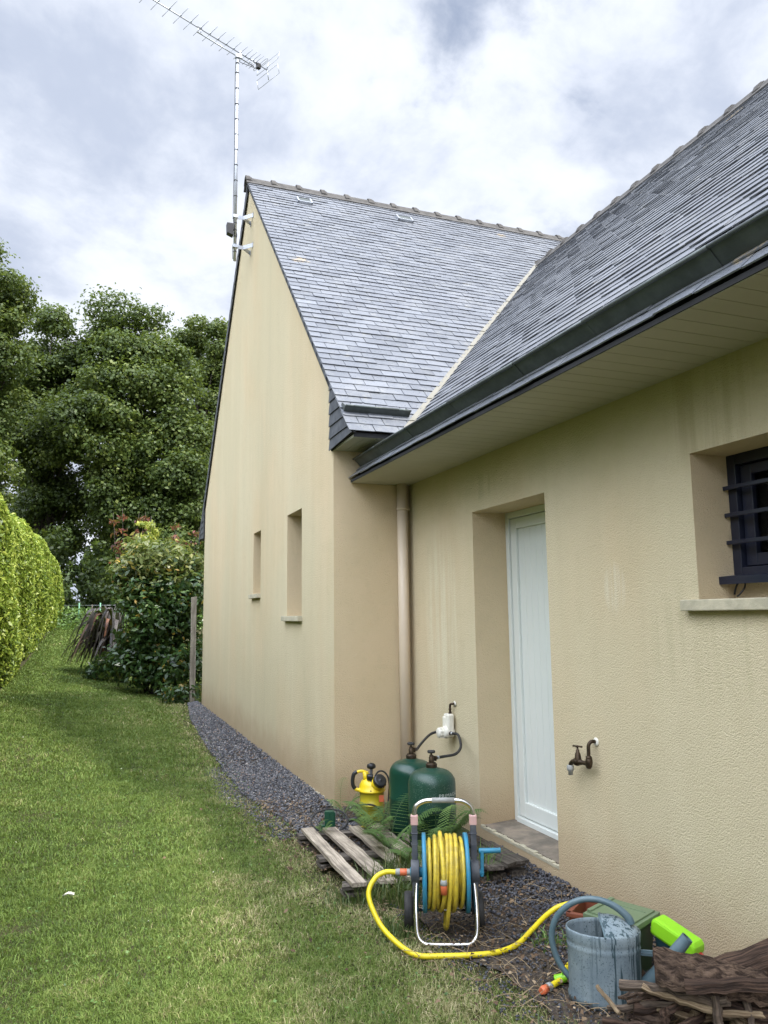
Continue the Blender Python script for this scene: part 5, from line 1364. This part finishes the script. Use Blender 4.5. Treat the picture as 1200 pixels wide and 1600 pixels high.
    mb = MB(); mb.lathe([(.013, .180), (.0158, .182), (.0158, .214), (.013, .216)], 16, X); part('inlet_sleeve', mb, M['orange'], il)
    return TW[T.name] @ (C0+Vector((-.234, 0, 0)))
P0 = reel()
u = Vector((math.cos(rad(-23)), math.sin(rad(-23)), 0))
T = thing('garden_hose', 'bright yellow hose looping from the reel across the ground and behind the watering can', 'hose', (1.55, 3.25, 0))
q_ = cr([P0, P0-u*.05+Vector((0, 0, .0)), P0-u*.105+Vector((-.0, -.02, -.02)), P0-u*.150+Vector((.0, -.055, -.075)), P0-u*.155+Vector((.01, -.10, -.14)), P0-u*.125+Vector((.01, -.155, -.205)),
         P0-u*.06+Vector((0, -.225, -.253)), (1.405, 3.315, .016), (1.50, 3.275, .014), (1.62, 3.235, .014), (1.74, 3.215, .014), (1.86, 3.245, .016), (1.98, 3.32, .03), (2.09, 3.365, .065), (2.17, 3.36, .10), (2.24, 3.30, .12), (2.26, 3.20, .10), (2.20, 3.08, .06), (2.10, 3.02, .03), (2.0, 3.0, .02), (1.93, 2.96, .018), (1.86, 2.885, .02), (1.80, 2.855, .02), (1.775, 2.845, .02)], 8)
mb = MB(); mb.tube(q_, .0118, 14); part('tube', mb, M['yellow_clean'], T, True)
a = q_[-1]; d = (q_[-1]-q_[-4]).normalized()
mb = MB(); mb.tube([a-d*.004, a+d*.018], [.0165, .0165], 16); mb.tube([a+d*.018, a+d*.024], [.0165, .014], 16); cn = part('connector', mb, M['ltgrey'], T, True)
mb = MB(); mb.tube([a+d*.020, a+d*.046, a+d*.056], [.0155, .0165, .012], 16); part('connector_tip', mb, M['orange'], cn, True)

# ------------------------------------------------------------ watering can
def watering_can():
    T = thing('watering_can', 'dusty blue-grey oval watering can with a big hoop handle beside the woodpile', 'watering can', (1.934, 2.700, 0), rad(-35))
    a, b = .143, .102
    mb = MB()
    prof = [(0, .006), (.93, .004), (.985, .010), (1.0, .028), (.972, .034), (.965, .05), (.965, .195), (.975, .20), (.985, .206), (.985, .213), (.972, .218), (.972, .228), (.985, .232), (.99, .24), (1.0, .25), (1.0, .264), (.985, .270), (.95, .270), (.94, .255), (.93, .2), (.93, .03), (0, .02)]
    mb.lathe([(r, z) for r, z in prof], 56, None, a, b); part('body', mb, M['can'], T)
    # raised half cover on the spout side
    mb = MB(); n = 22; rows = 9; V = []
    for i in range(rows):
        f = i/(rows-1)
        for k in range(n+1):
            th = -math.pi/2+math.pi*k/n; th = th*1.02
            X_ = math.cos(th)*a*.995; Y_ = math.sin(th)*b*.995
            # from the rim (f=0) to the free lip (f=1)
            lipx = -.012+.02*abs(math.sin(th))**2; px = X_*(1-f)+lipx*f; py = Y_*(1-.18*f*(1-abs(math.sin(th))**6))
            dome = math.sin(min(f*1.25, 1)*math.pi/2)
            side = (1-abs(math.sin(th))**2.4)
            z = .268+.048*dome*side
            V.append((px, py, z))
    F = [(i*(n+1)+k, i*(n+1)+k+1, (i+1)*(n+1)+k+1, (i+1)*(n+1)+k) for i in range(rows-1) for k in range(n)]
    mb.add(V, F, None, None, True); hd = part('cover', mb, M['can'], T); sm = hd.modifiers.new('t', 'SOLIDIFY'); sm.thickness = .005; sm.offset = -1
    mb = MB(); q_ = [Vector(V[(rows-1)*(n+1)+k]) for k in range(n+1)]; mb.tube(q_, .004, 8); part('cover_lip', mb, M['can_clean'], T)
    mb = MB(); q_ = cr([(.108, 0, .292), (.095, 0, .318), (.05, 0, .352), (-.01, 0, .372), (-.075, 0, .368), (-.135, 0, .338), (-.178, 0, .29), (-.197, 0, .232), (-.192, 0, .175), (-.170, 0, .12), (-.140, 0, .082), (-.125, 0, .070)], 7)
    mb.tube(q_, [.017-.005*min(1, i/20) for i in range(len(q_))], 12, flat=1.0); part('handle', mb, M['can_clean'], T)
    mb = MB(); q_ = cr([(.115, 0, .045), (.155, 0, .072), (.225, .0, .150), (.29, 0, .230), (.313, 0, .258)], 7)
    mb.tube(q_, [.034-.014*i/(len(q_)-1) for i in range(len(q_))], 16, caps=False); mb.tube([q_[-1]-(q_[-1]-q_[-3]).normalized()*.045, q_[-1]], [.0225, .0225], 16, caps=False); mb.tube([q_[-1], q_[-1]+Vector((-.0001, 0, -.0001))], [.0225, .018], 16, caps=False)
    sp = part('spout', mb, M['can_clean'], T)
    mb = MB(); mb.tube([q_[-1]-Vector((.012, 0, .011)), q_[-1]-Vector((.011, 0, .010))], [.019, .0], 14, caps=False); part('spout_opening', mb, M['black'], sp)
    mb = MB(); mb.box((.19, 0, .190), (.13, .007, .022)); mb.box((.19, -.0045, .190), (.12, .003, .003)); part('brace', mb, M['can_clean'], T, bevel=.002)
watering_can()

# lidded bin with a wire handle
def bin_():
    T = thing('lidded_bin', 'small olive green square bin with a lid and wire handle behind the watering can', 'bin', (2.155, 2.87, 0), rad(24)); h = .22
    mb = MB(); mb.box((0, 0, h/2), (.20, .20, h), None, .82); mb.box((0, 0, h-.012), (.214, .214, .02)); part('body', mb, M['bin_dark'], T, bevel=.012)
    ld = MB(); ld.box((0, 0, h+.008), (.232, .232, .020)); ld.box((0, 0, h+.020), (.20, .20, .012)); ld.box((.0, .095, h+.026), (.20, .02, .012)); ld.box((.045, -.02, h+.027), (.006, .13, .004))
    part('lid', ld, M['bin'], T, bevel=.007)
    mb = MB(); mb.tube(cr([(.02, -.118, h-.016), (.055, -.128, h-.008), (.06, -.135, h-.03), (.045, -.155, .12), (.02, -.165, .07), (-.02, -.168, .045), (-.06, -.16, .05)], 6), .0028, 6); part('wire_handle', mb, M['galv'], T)
bin_()
def planter():
    T = thing('square_planter', 'square terracotta coloured planter behind the loop of the watering can handle', 'planter', (2.215, 3.10, .0), rad(38)); h = .165
    mb = MB()
    for sx, sy, dx, dy in ((0, 1, .22, .008), (0, -1, .22, .008), (1, 0, .008, .22), (-1, 0, .008, .22)):
        mb.box((sx*.106, sy*.106, h/2), (dx, dy, h), None, .85)
    mb.box((0, 0, .02), (.19, .19, .02)); part('body', mb, M['terracotta'], T)
    mb = MB()
    for sx, sy, dx, dy in ((0, 1, .245, .022), (0, -1, .245, .022), (1, 0, .022, .245), (-1, 0, .022, .245)): mb.box((sx*.111, sy*.111, h-.004), (dx, dy, .02))
    part('rim', mb, M['terracotta'], T, bevel=.003)
    mb = MB(); mb.box((0, 0, .09), (.17, .17, .02)); part('soil', mb, M['mulch'], T)
planter()
def jug():
    R_ = Matrix.Rotation(rad(-72), 3, 'Z') @ Matrix.Rotation(rad(17), 3, 'Y')
    T = thing('lime_container', 'lime green plastic container with a red cap lying between the bin and the wall', 'container', (2.285, 2.685, .185), rot=R_.to_euler())
    mb = MB()
    prof = [(-.10, -.035), (-.105, .015), (-.097, .035), (.078, .035), (.094, .024), (.098, -.0), (.088, -.035)]
    mb.prism([(x, 0, z) for x, z in prof], (0, -.042, 0), (0, .042, 0)); part('shell', mb, M['lime'], T, bevel=.012)
    mb = MB(); mb.box((-.01, 0, -.065), (.155, .07, .08), None, .7); part('dark_base', mb, mat('smoky_plastic', (.02, .05, .06), .3), T, bevel=.015)
    mb = MB(); mb.tube([(.07, -.01, -.03), (.074, -.01, -.075)], [.028, .025], 16); part('neck', mb, M['lime'], T)
    mb = MB(); mb.tube([(.092, 0, -.018), (.112, 0, -.024), (.124, 0, -.028)], [.021, .021, .018], 18); part('cap', mb, M['red'], T)
jug()
def spraygun():
    T = thing('spray_nozzle', 'lime green plastic hose nozzle lying under the watering can handle', 'hose nozzle', (1.885, 2.865, .026), rad(25), rot=(rad(8), rad(-10), rad(-28)))
    mb = MB(); mb.tube([(-.065, 0, 0), (-.06, 0, 0), (-.02, 0, .005), (.03, 0, .02), (.06, 0, .028)], [.016, .019, .017, .021, .018], 14); mb.box((.0, 0, .020), (.06, .016, .02)); part('body', mb, M['lime'], T)
    mb = MB(); mb.box((-.045, 0, -.018), (.02, .022, .03)); mb.tube([(.03, 0, .03), (.05, 0, .06)], [.012, .006], 10); part('trigger', mb, M['lime'], T, bevel=.003)
spraygun()

# ------------------------------------------------------------ pressure sprayer
def sprayer():
    T = thing('pressure_sprayer', 'yellow garden pressure sprayer with black pump handle against the inner corner', 'sprayer', (1.985, 5.50, -.015), rad(-18))
    mb = MB(); mb.lathe([(0, .012), (.075, .012), (.086, .03), (.088, .06), (.088, .14), (.093, .143), (.093, .152), (.088, .155), (.0885, .235), (.094, .24)], 32)
    mb2 = MB()
    for k in range(3):
        a = k*2.094+.5; mb2.box((.07*math.cos(a), .07*math.sin(a), .012), (.03, .03, .025))
    tk = part('tank', mb, M['yellow_tank'], T); part('foot', mb2, M['yellow_tank'], tk, bevel=.004)
    mb = MB(); mb.lathe([(.088, .235), (.100, .238), (.100, .248), (.092, .254), (.088, .285), (.070, .315), (.045, .330), (0, .334)], 32)
    mb.tube(cr([(.02, -.05, .30), (.055, -.075, .30), (.06, -.08, .315)], 4), .045, 14)
    tp = part('top', mb, M['yellow_pl'], T)
    # loop handle on the left with black grip
    mb = MB(); mb.tube(cr([(-.02, -.01, .345), (-.05, -.005, .375), (-.09, -.005, .378), (-.112, -.01, .368)], 5), .011, 10); mb.tube(cr([(-.125, -.015, .262), (-.105, -.02, .252), (-.07, -.03, .250)], 5), [.013]*11, 10); mb.tube([(-.04, -.01, .30), (-.045, -.012, .375)], .020, 12)
    part('carry_handle', mb, M['yellow_pl'], T)
    mb = MB(); mb.tube(cr([(-.106, -.01, .376), (-.128, -.012, .362), (-.138, -.014, .325), (-.136, -.015, .285), (-.122, -.016, .260)], 6), .0145, 12); part('grip', mb, M['black'], T)
    mb = MB(); mb.tube([(-.008, -.085, .245), (-.006, -.06, .31), (-.002, -.03, .41)], .011, 10); mb.lathe([(.012, .0), (.030, .008), (.034, .02), (.030, .034), (.014, .044), (0, .046)], 20, Matrix.Translation((-.002, -.03, .395)) @ Matrix.Rotation(rad(-14), 4, 'X'))
    mb.box((-.014, -.05, .345), (.045, .04, .035)); mb.tube([(-.03, -.06, .35), (.01, -.06, .35)], .017, 12)
    part('pump_handle', mb, M['black'], T, bevel=.002)
    X = Matrix.Translation((.052, -.092, .318)) @ Matrix.Rotation(rad(52), 4, 'X') @ Matrix.Rotation(rad(18), 4, 'Y')
    mb = MB(); mb.lathe([(.048, .0), (.048, .024), (.041, .032), (.030, .032), (.012, .033), (0, .040)], 28, X)
    for k in range(14): a = k*2*math.pi/14; mb.box((.046*math.cos(a), .046*math.sin(a), .012), (.006, .010, .02), X)
    part('filler_cap', mb, M['black'], T)
    mb = MB(); mb.tube(cr([(.015, -.06, .33), (.045, -.02, .372), (.085, -.01, .375), (.118, -.02, .34), (.128, -.03, .28), (.122, -.04, .2), (.10, -.08, .10), (.04, -.14, .05), (-.05, -.18, .10), (-.12, -.17, .155), (-.10, -.15, .175), (.0, -.14, .17), (.06, -.14, .13), (.08, -.16, .06), (.03, -.2, .03)], 7), .0065, 10); part('hose', mb, M['black'], T)
    mb = MB(); mb.tube(cr([(-.17, -.27, .10), (-.12, -.27, .112), (-.06, -.27, .10), (-.01, -.26, .07), (.04, -.25, .045)], 6), [.012]*6+[.017]*10+[.015]*9, 12); ln = part('lance', mb, M['black'], T)
    mb = MB(); mb.tube(cr([(-.10, -.285, .05), (-.07, -.295, .066), (-.045, -.29, .05), (-.04, -.28, .03)], 5), .006, 8); part('trigger', mb, M['yellow_pl'], ln)
    mb = MB(); mb.box((.066, -.103, .205), (.034, .004, .045)); part('tag', mb, M['orange'], T)
    mb = MB(); mb.box((.085, -.08, .13), (.004, .02, .13)); part('strap', mb, M['red'], T)
sprayer()
def holder():
    T = thing('plastic_hose_holder', 'upright dark green plastic holder with a thin dark ring, behind the pallet slats', 'hose holder', (1.595, 5.27, .0), rad(-15))
    mb = MB(); mb.prism([(-.035, 0, .0), (.035, 0, 0), (.038, 0, .16), (.025, 0, .172), (-.030, 0, .172), (-.036, 0, .16)], (0, -.018, 0), (0, .018, 0)); mb.box((-.045, 0, .055), (.03, .03, .05)); mb.box((0, -.02, .09), (.008, .006, .15)); mb.box((.028, -.02, .09), (.006, .006, .15))
    part('body', mb, M['green_pl'], T, bevel=.004)
    mb = MB(); mb.tube([(.125*math.cos(a), .08*math.sin(a)+.01, .105+.055*math.sin(a)) for a in [k*math.pi/24 for k in range(48)]], .0062, 10, closed=True); part('ring', mb, M['rubber'], T)
holder()

# ------------------------------------------------------------ pallets
def pallet(name, loc, rot, label, m, n, L, Wd, h, seed, tilt=(0, 0)):
    rnd = random.Random(seed); T = thing(name, label, 'pallet', loc, rot=(tilt[0], tilt[1], rot), group='weathered pallets')
    for i in range(n):
        mb = MB(); x = -Wd/2+Wd*(i+.5)/n+rnd.uniform(-.012, .012)
        mb.beam((x+rnd.uniform(-.012, .012), -L/2+rnd.uniform(-.03, .02), h), (x+rnd.uniform(-.012, .012), L/2+rnd.uniform(-.02, .02), h), .088+rnd.uniform(-.008, .008), .019, seg=12, rnd=rnd, warp=.0022)
        part('slat', mb, m, T)
    for y in (-L/2+.07, 0, L/2-.07):
        mb = MB(); mb.beam((-Wd/2, y, h-.022), (Wd/2, y, h-.022), .09, .019, seg=6, rnd=rnd, warp=.001)
        for x in (-Wd/2+.05, 0, Wd/2-.05): mb.beam((x, y-.05, h/2-.02), (x, y+.05, h/2-.02), .09, max(.02, h-.065), seg=2, rnd=rnd)
        part('bearer', mb, M['pallet_dark'], T)
    return T
pallet('wooden_pallet', (1.715, 4.62, 0), rad(-2), 'pale weathered pallet overgrown with ferns and grass, left of the hose reel', M['pallet'], 5, 1.20, .78, .075, 3, (rad(-1), rad(2)))
pallet('wooden_pallet', (2.20, 4.21, 0), rad(3), 'dark damp pallet end sticking out below the door step right of the hose reel', M['pallet_dark'], 4, .42, .36, .10, 6)
for nm in ('gas_bottle', 'gas_bottle.001'): pass

# ------------------------------------------------------------ firewood heap
def heap():
    rnd = random.Random(17); g = 'sticks and bark in the firewood heap'
    def crooked(a, b, n=7, j=.008):
        a, b = Vector(a), Vector(b); return [a.lerp(b, i/n)+Vector((rnd.uniform(-j, j), rnd.uniform(-j, j), rnd.uniform(-j, j))) for i in range(n+1)]
    def stick(a, b, r0, r1, m, label, name='stick', sides=8, rough=.14, j=.008, cat=None):
        mb = MB(); p = crooked(a, b, 9, j); mb.tube(p, [r0+(r1-r0)*i/9 for i in range(10)], sides, rnd=rnd, rough=rough)
        mb.sm = [False]*len(mb.sm)
        return solo(name, mb, m, label, cat or name, tuple(p[0]), g)
    # big rotting bark slab
    mb = MB(); N, K = 20, 9; V = []; gr = []
    A, B = Vector((1.925, 2.395, .285)), Vector((2.20, 2.155, .262)); d = (B-A).normalized(); sd = Vector((.573, .82, 0)); 
    for i in range(N+1):
        f = i/N; w_ = .075*(1-.55*f)*min(1, .45+f*5)
        for side in (0, 1):
            for k in range(K+1):
                t_ = -1+2*k/K; z = .020*(1-t_*t_)-.075*(t_ < 0)*t_*t_*1.4*.55
                n_ = .007*math.sin(f*31+t_*5)*math.sin(t_*9+f*12)+rnd.uniform(-.0045, .0045)
                p = A.lerp(B, f)+sd*(t_*w_)+Vector((0, 0, z+n_-(.02 if side else 0)))
                V.append(p); gr.append((f*.4, t_*.08, side*.03))
    S_ = 2*(K+1); F = []
    for i in range(N):
        for k in range(K):
            F.append((i*S_+k, i*S_+k+1, (i+1)*S_+k+1, (i+1)*S_+k)); q = K+1; F.append((i*S_+q+k, (i+1)*S_+q+k, (i+1)*S_+q+k+1, i*S_+q+k+1))
        for k in (0, K): F.append((i*S_+k, (i+1)*S_+k, (i+1)*S_+K+1+k, i*S_+K+1+k))
    for i in (0, N):
        for k in range(K): F.append((i*S_+k, i*S_+k+1, i*S_+K+1+k+1, i*S_+K+1+k))
    mb.add(V, F, None, gr); solo('bark_slab', mb, M['bark'], 'broad crumbling slab of brown bark on top of the heap beside the spout', 'bark', tuple(A), g)
    mb = MB(); mb.beam((1.95, 2.27, .232), (2.36, 2.07, .262), .10, .03, up=(.1, .12, 1), seg=12, rnd=rnd, warp=.003); solo('wooden_board', mb, M['log'], 'long dark board lying across the heap under the bark slab', 'board', (1.95, 2.27, .23), g)
    stick((2.13, 2.30, .22), (2.46, 2.02, .42), .055, .06, M['log'], 'thick dark mossy log leaning up at the right edge of the picture', 'log', 12, .07, .006)
    stick((2.17, 2.33, .12), (2.50, 2.16, .20), .055, .055, M['log'], 'thick dark log low against the wall at the back of the heap', 'log', 12, .07, .006)
    stick((1.855, 2.50, .165), (2.075, 2.20, .185), .020, .018, M['stick_grey'], 'grey-brown branch running along the front under the bark slab', rough=.12)
    stick((1.895, 2.42, .172), (2.03, 2.235, .150), .012, .013, M['stick'], 'pale split stick, most visible one in the middle of the heap', j=.004)
    stick((2.03, 2.235, .150), (2.26, 2.08, .150), .012, .010, M['stick'], 'pale stick continuing to the right edge low in the heap', j=.006)
    stick((1.80, 2.565, .135), (1.80, 2.44, .095), .0075, .008, M['stick'], 'short pale stick end pointing at the watering can', rough=.08, j=.002)
    stick((2.045, 2.235, .20), (2.02, 2.20, .03), .017, .016, M['stick_grey'], 'short grey stump standing upright at the bottom edge', rough=.10, j=.004)
    stick((2.145, 2.20, .215), (2.11, 2.14, .06), .013, .011, M['stick_grey'], 'thin grey upright stick right of the upright stump', j=.005)
    stick((2.13, 2.22, .225), (2.30, 2.06, .17), .008, .010, M['log'], 'reddish brown stick slanting down at the right edge', j=.005)
    stick((1.98, 2.36, .235), (2.10, 2.27, .25), .006, .004, M['stick'], 'thin pale twig beside the board', j=.004)
    stick((2.19, 2.24, .27), (2.24, 2.20, .255), .006, .005, M['stick'], 'tiny pale twig between the board and the thick log', j=.002)
    k = 0
    for layer, (z0, z1, n) in enumerate(((.015, .06, 22), (.05, .11, 20), (.09, .15, 16), (.12, .19, 10), (.17, .22, 5))):
        for i in range(n):
            f = rnd.random(); sh = layer*.035
            cx = 1.88+sh*.8+f*(.62-sh); cy = 2.42-sh*.2-f*.42+rnd.uniform(-.10, .10)
            a = rnd.choice([rnd.gauss(-.85, .35), rnd.gauss(-.6, .3), rnd.gauss(.5, .4)]); L = rnd.uniform(.16, .40)
            c = Vector((min(cx, 2.40), cy, rnd.uniform(z0, z1))); dd = Vector((math.cos(a), math.sin(a), rnd.uniform(-.18, .18)))*L/2
            if (c-dd).x > 2.52 or (c+dd).x > 2.52: continue
            # keep clear of the can
            if min((Vector((1.895, 2.735))-(c+dd*s_).xy).length for s_ in (-1, -.5, 0, .5, 1)) < .17: continue
            m = rnd.choice([M['stick_grey'], M['log'], M['log'], M['log'], M['stick'], M['bark']])
            r_ = rnd.choice([.008, .011, .015, .02]); k += 1
            mb = MB(); p = crooked(c-dd, c+dd, 8, .006); mb.tube(p, [r_*rnd.uniform(.85, 1.1) for _ in range(9)], 7, rnd=rnd, rough=.16); mb.sm = [False]*len(mb.sm)
            solo('stick', mb, m, {'dry_stick': 'pale dry', 'grey_brown_branch': 'grey-brown', 'dark_firewood': 'dark', 'rotting_bark': 'rotting reddish brown'}[m.name]+' stick among the tangle of the firewood heap', 'stick', tuple(p[0]), g)
    for i in range(9):
        c = Vector((rnd.uniform(1.80, 2.1), rnd.uniform(2.25, 2.55), .05+rnd.uniform(0, .04))); a = rnd.uniform(-1.2, .3)
        if (Vector((1.895, 2.735))-c.xy).length < .19: continue
        mb = MB(); mb.beam(c, c+Vector((math.cos(a)*.13, math.sin(a)*.13, .01)), .05, .008, up=(rnd.uniform(-.4, .4), rnd.uniform(-.4, .4), 1), seg=7, rnd=rnd, warp=.004); solo('bark_flake', mb, M['bark'], 'curled flake of bark at the foot of the firewood heap', 'bark', tuple(c), 'bark flakes at the foot of the heap')
heap()
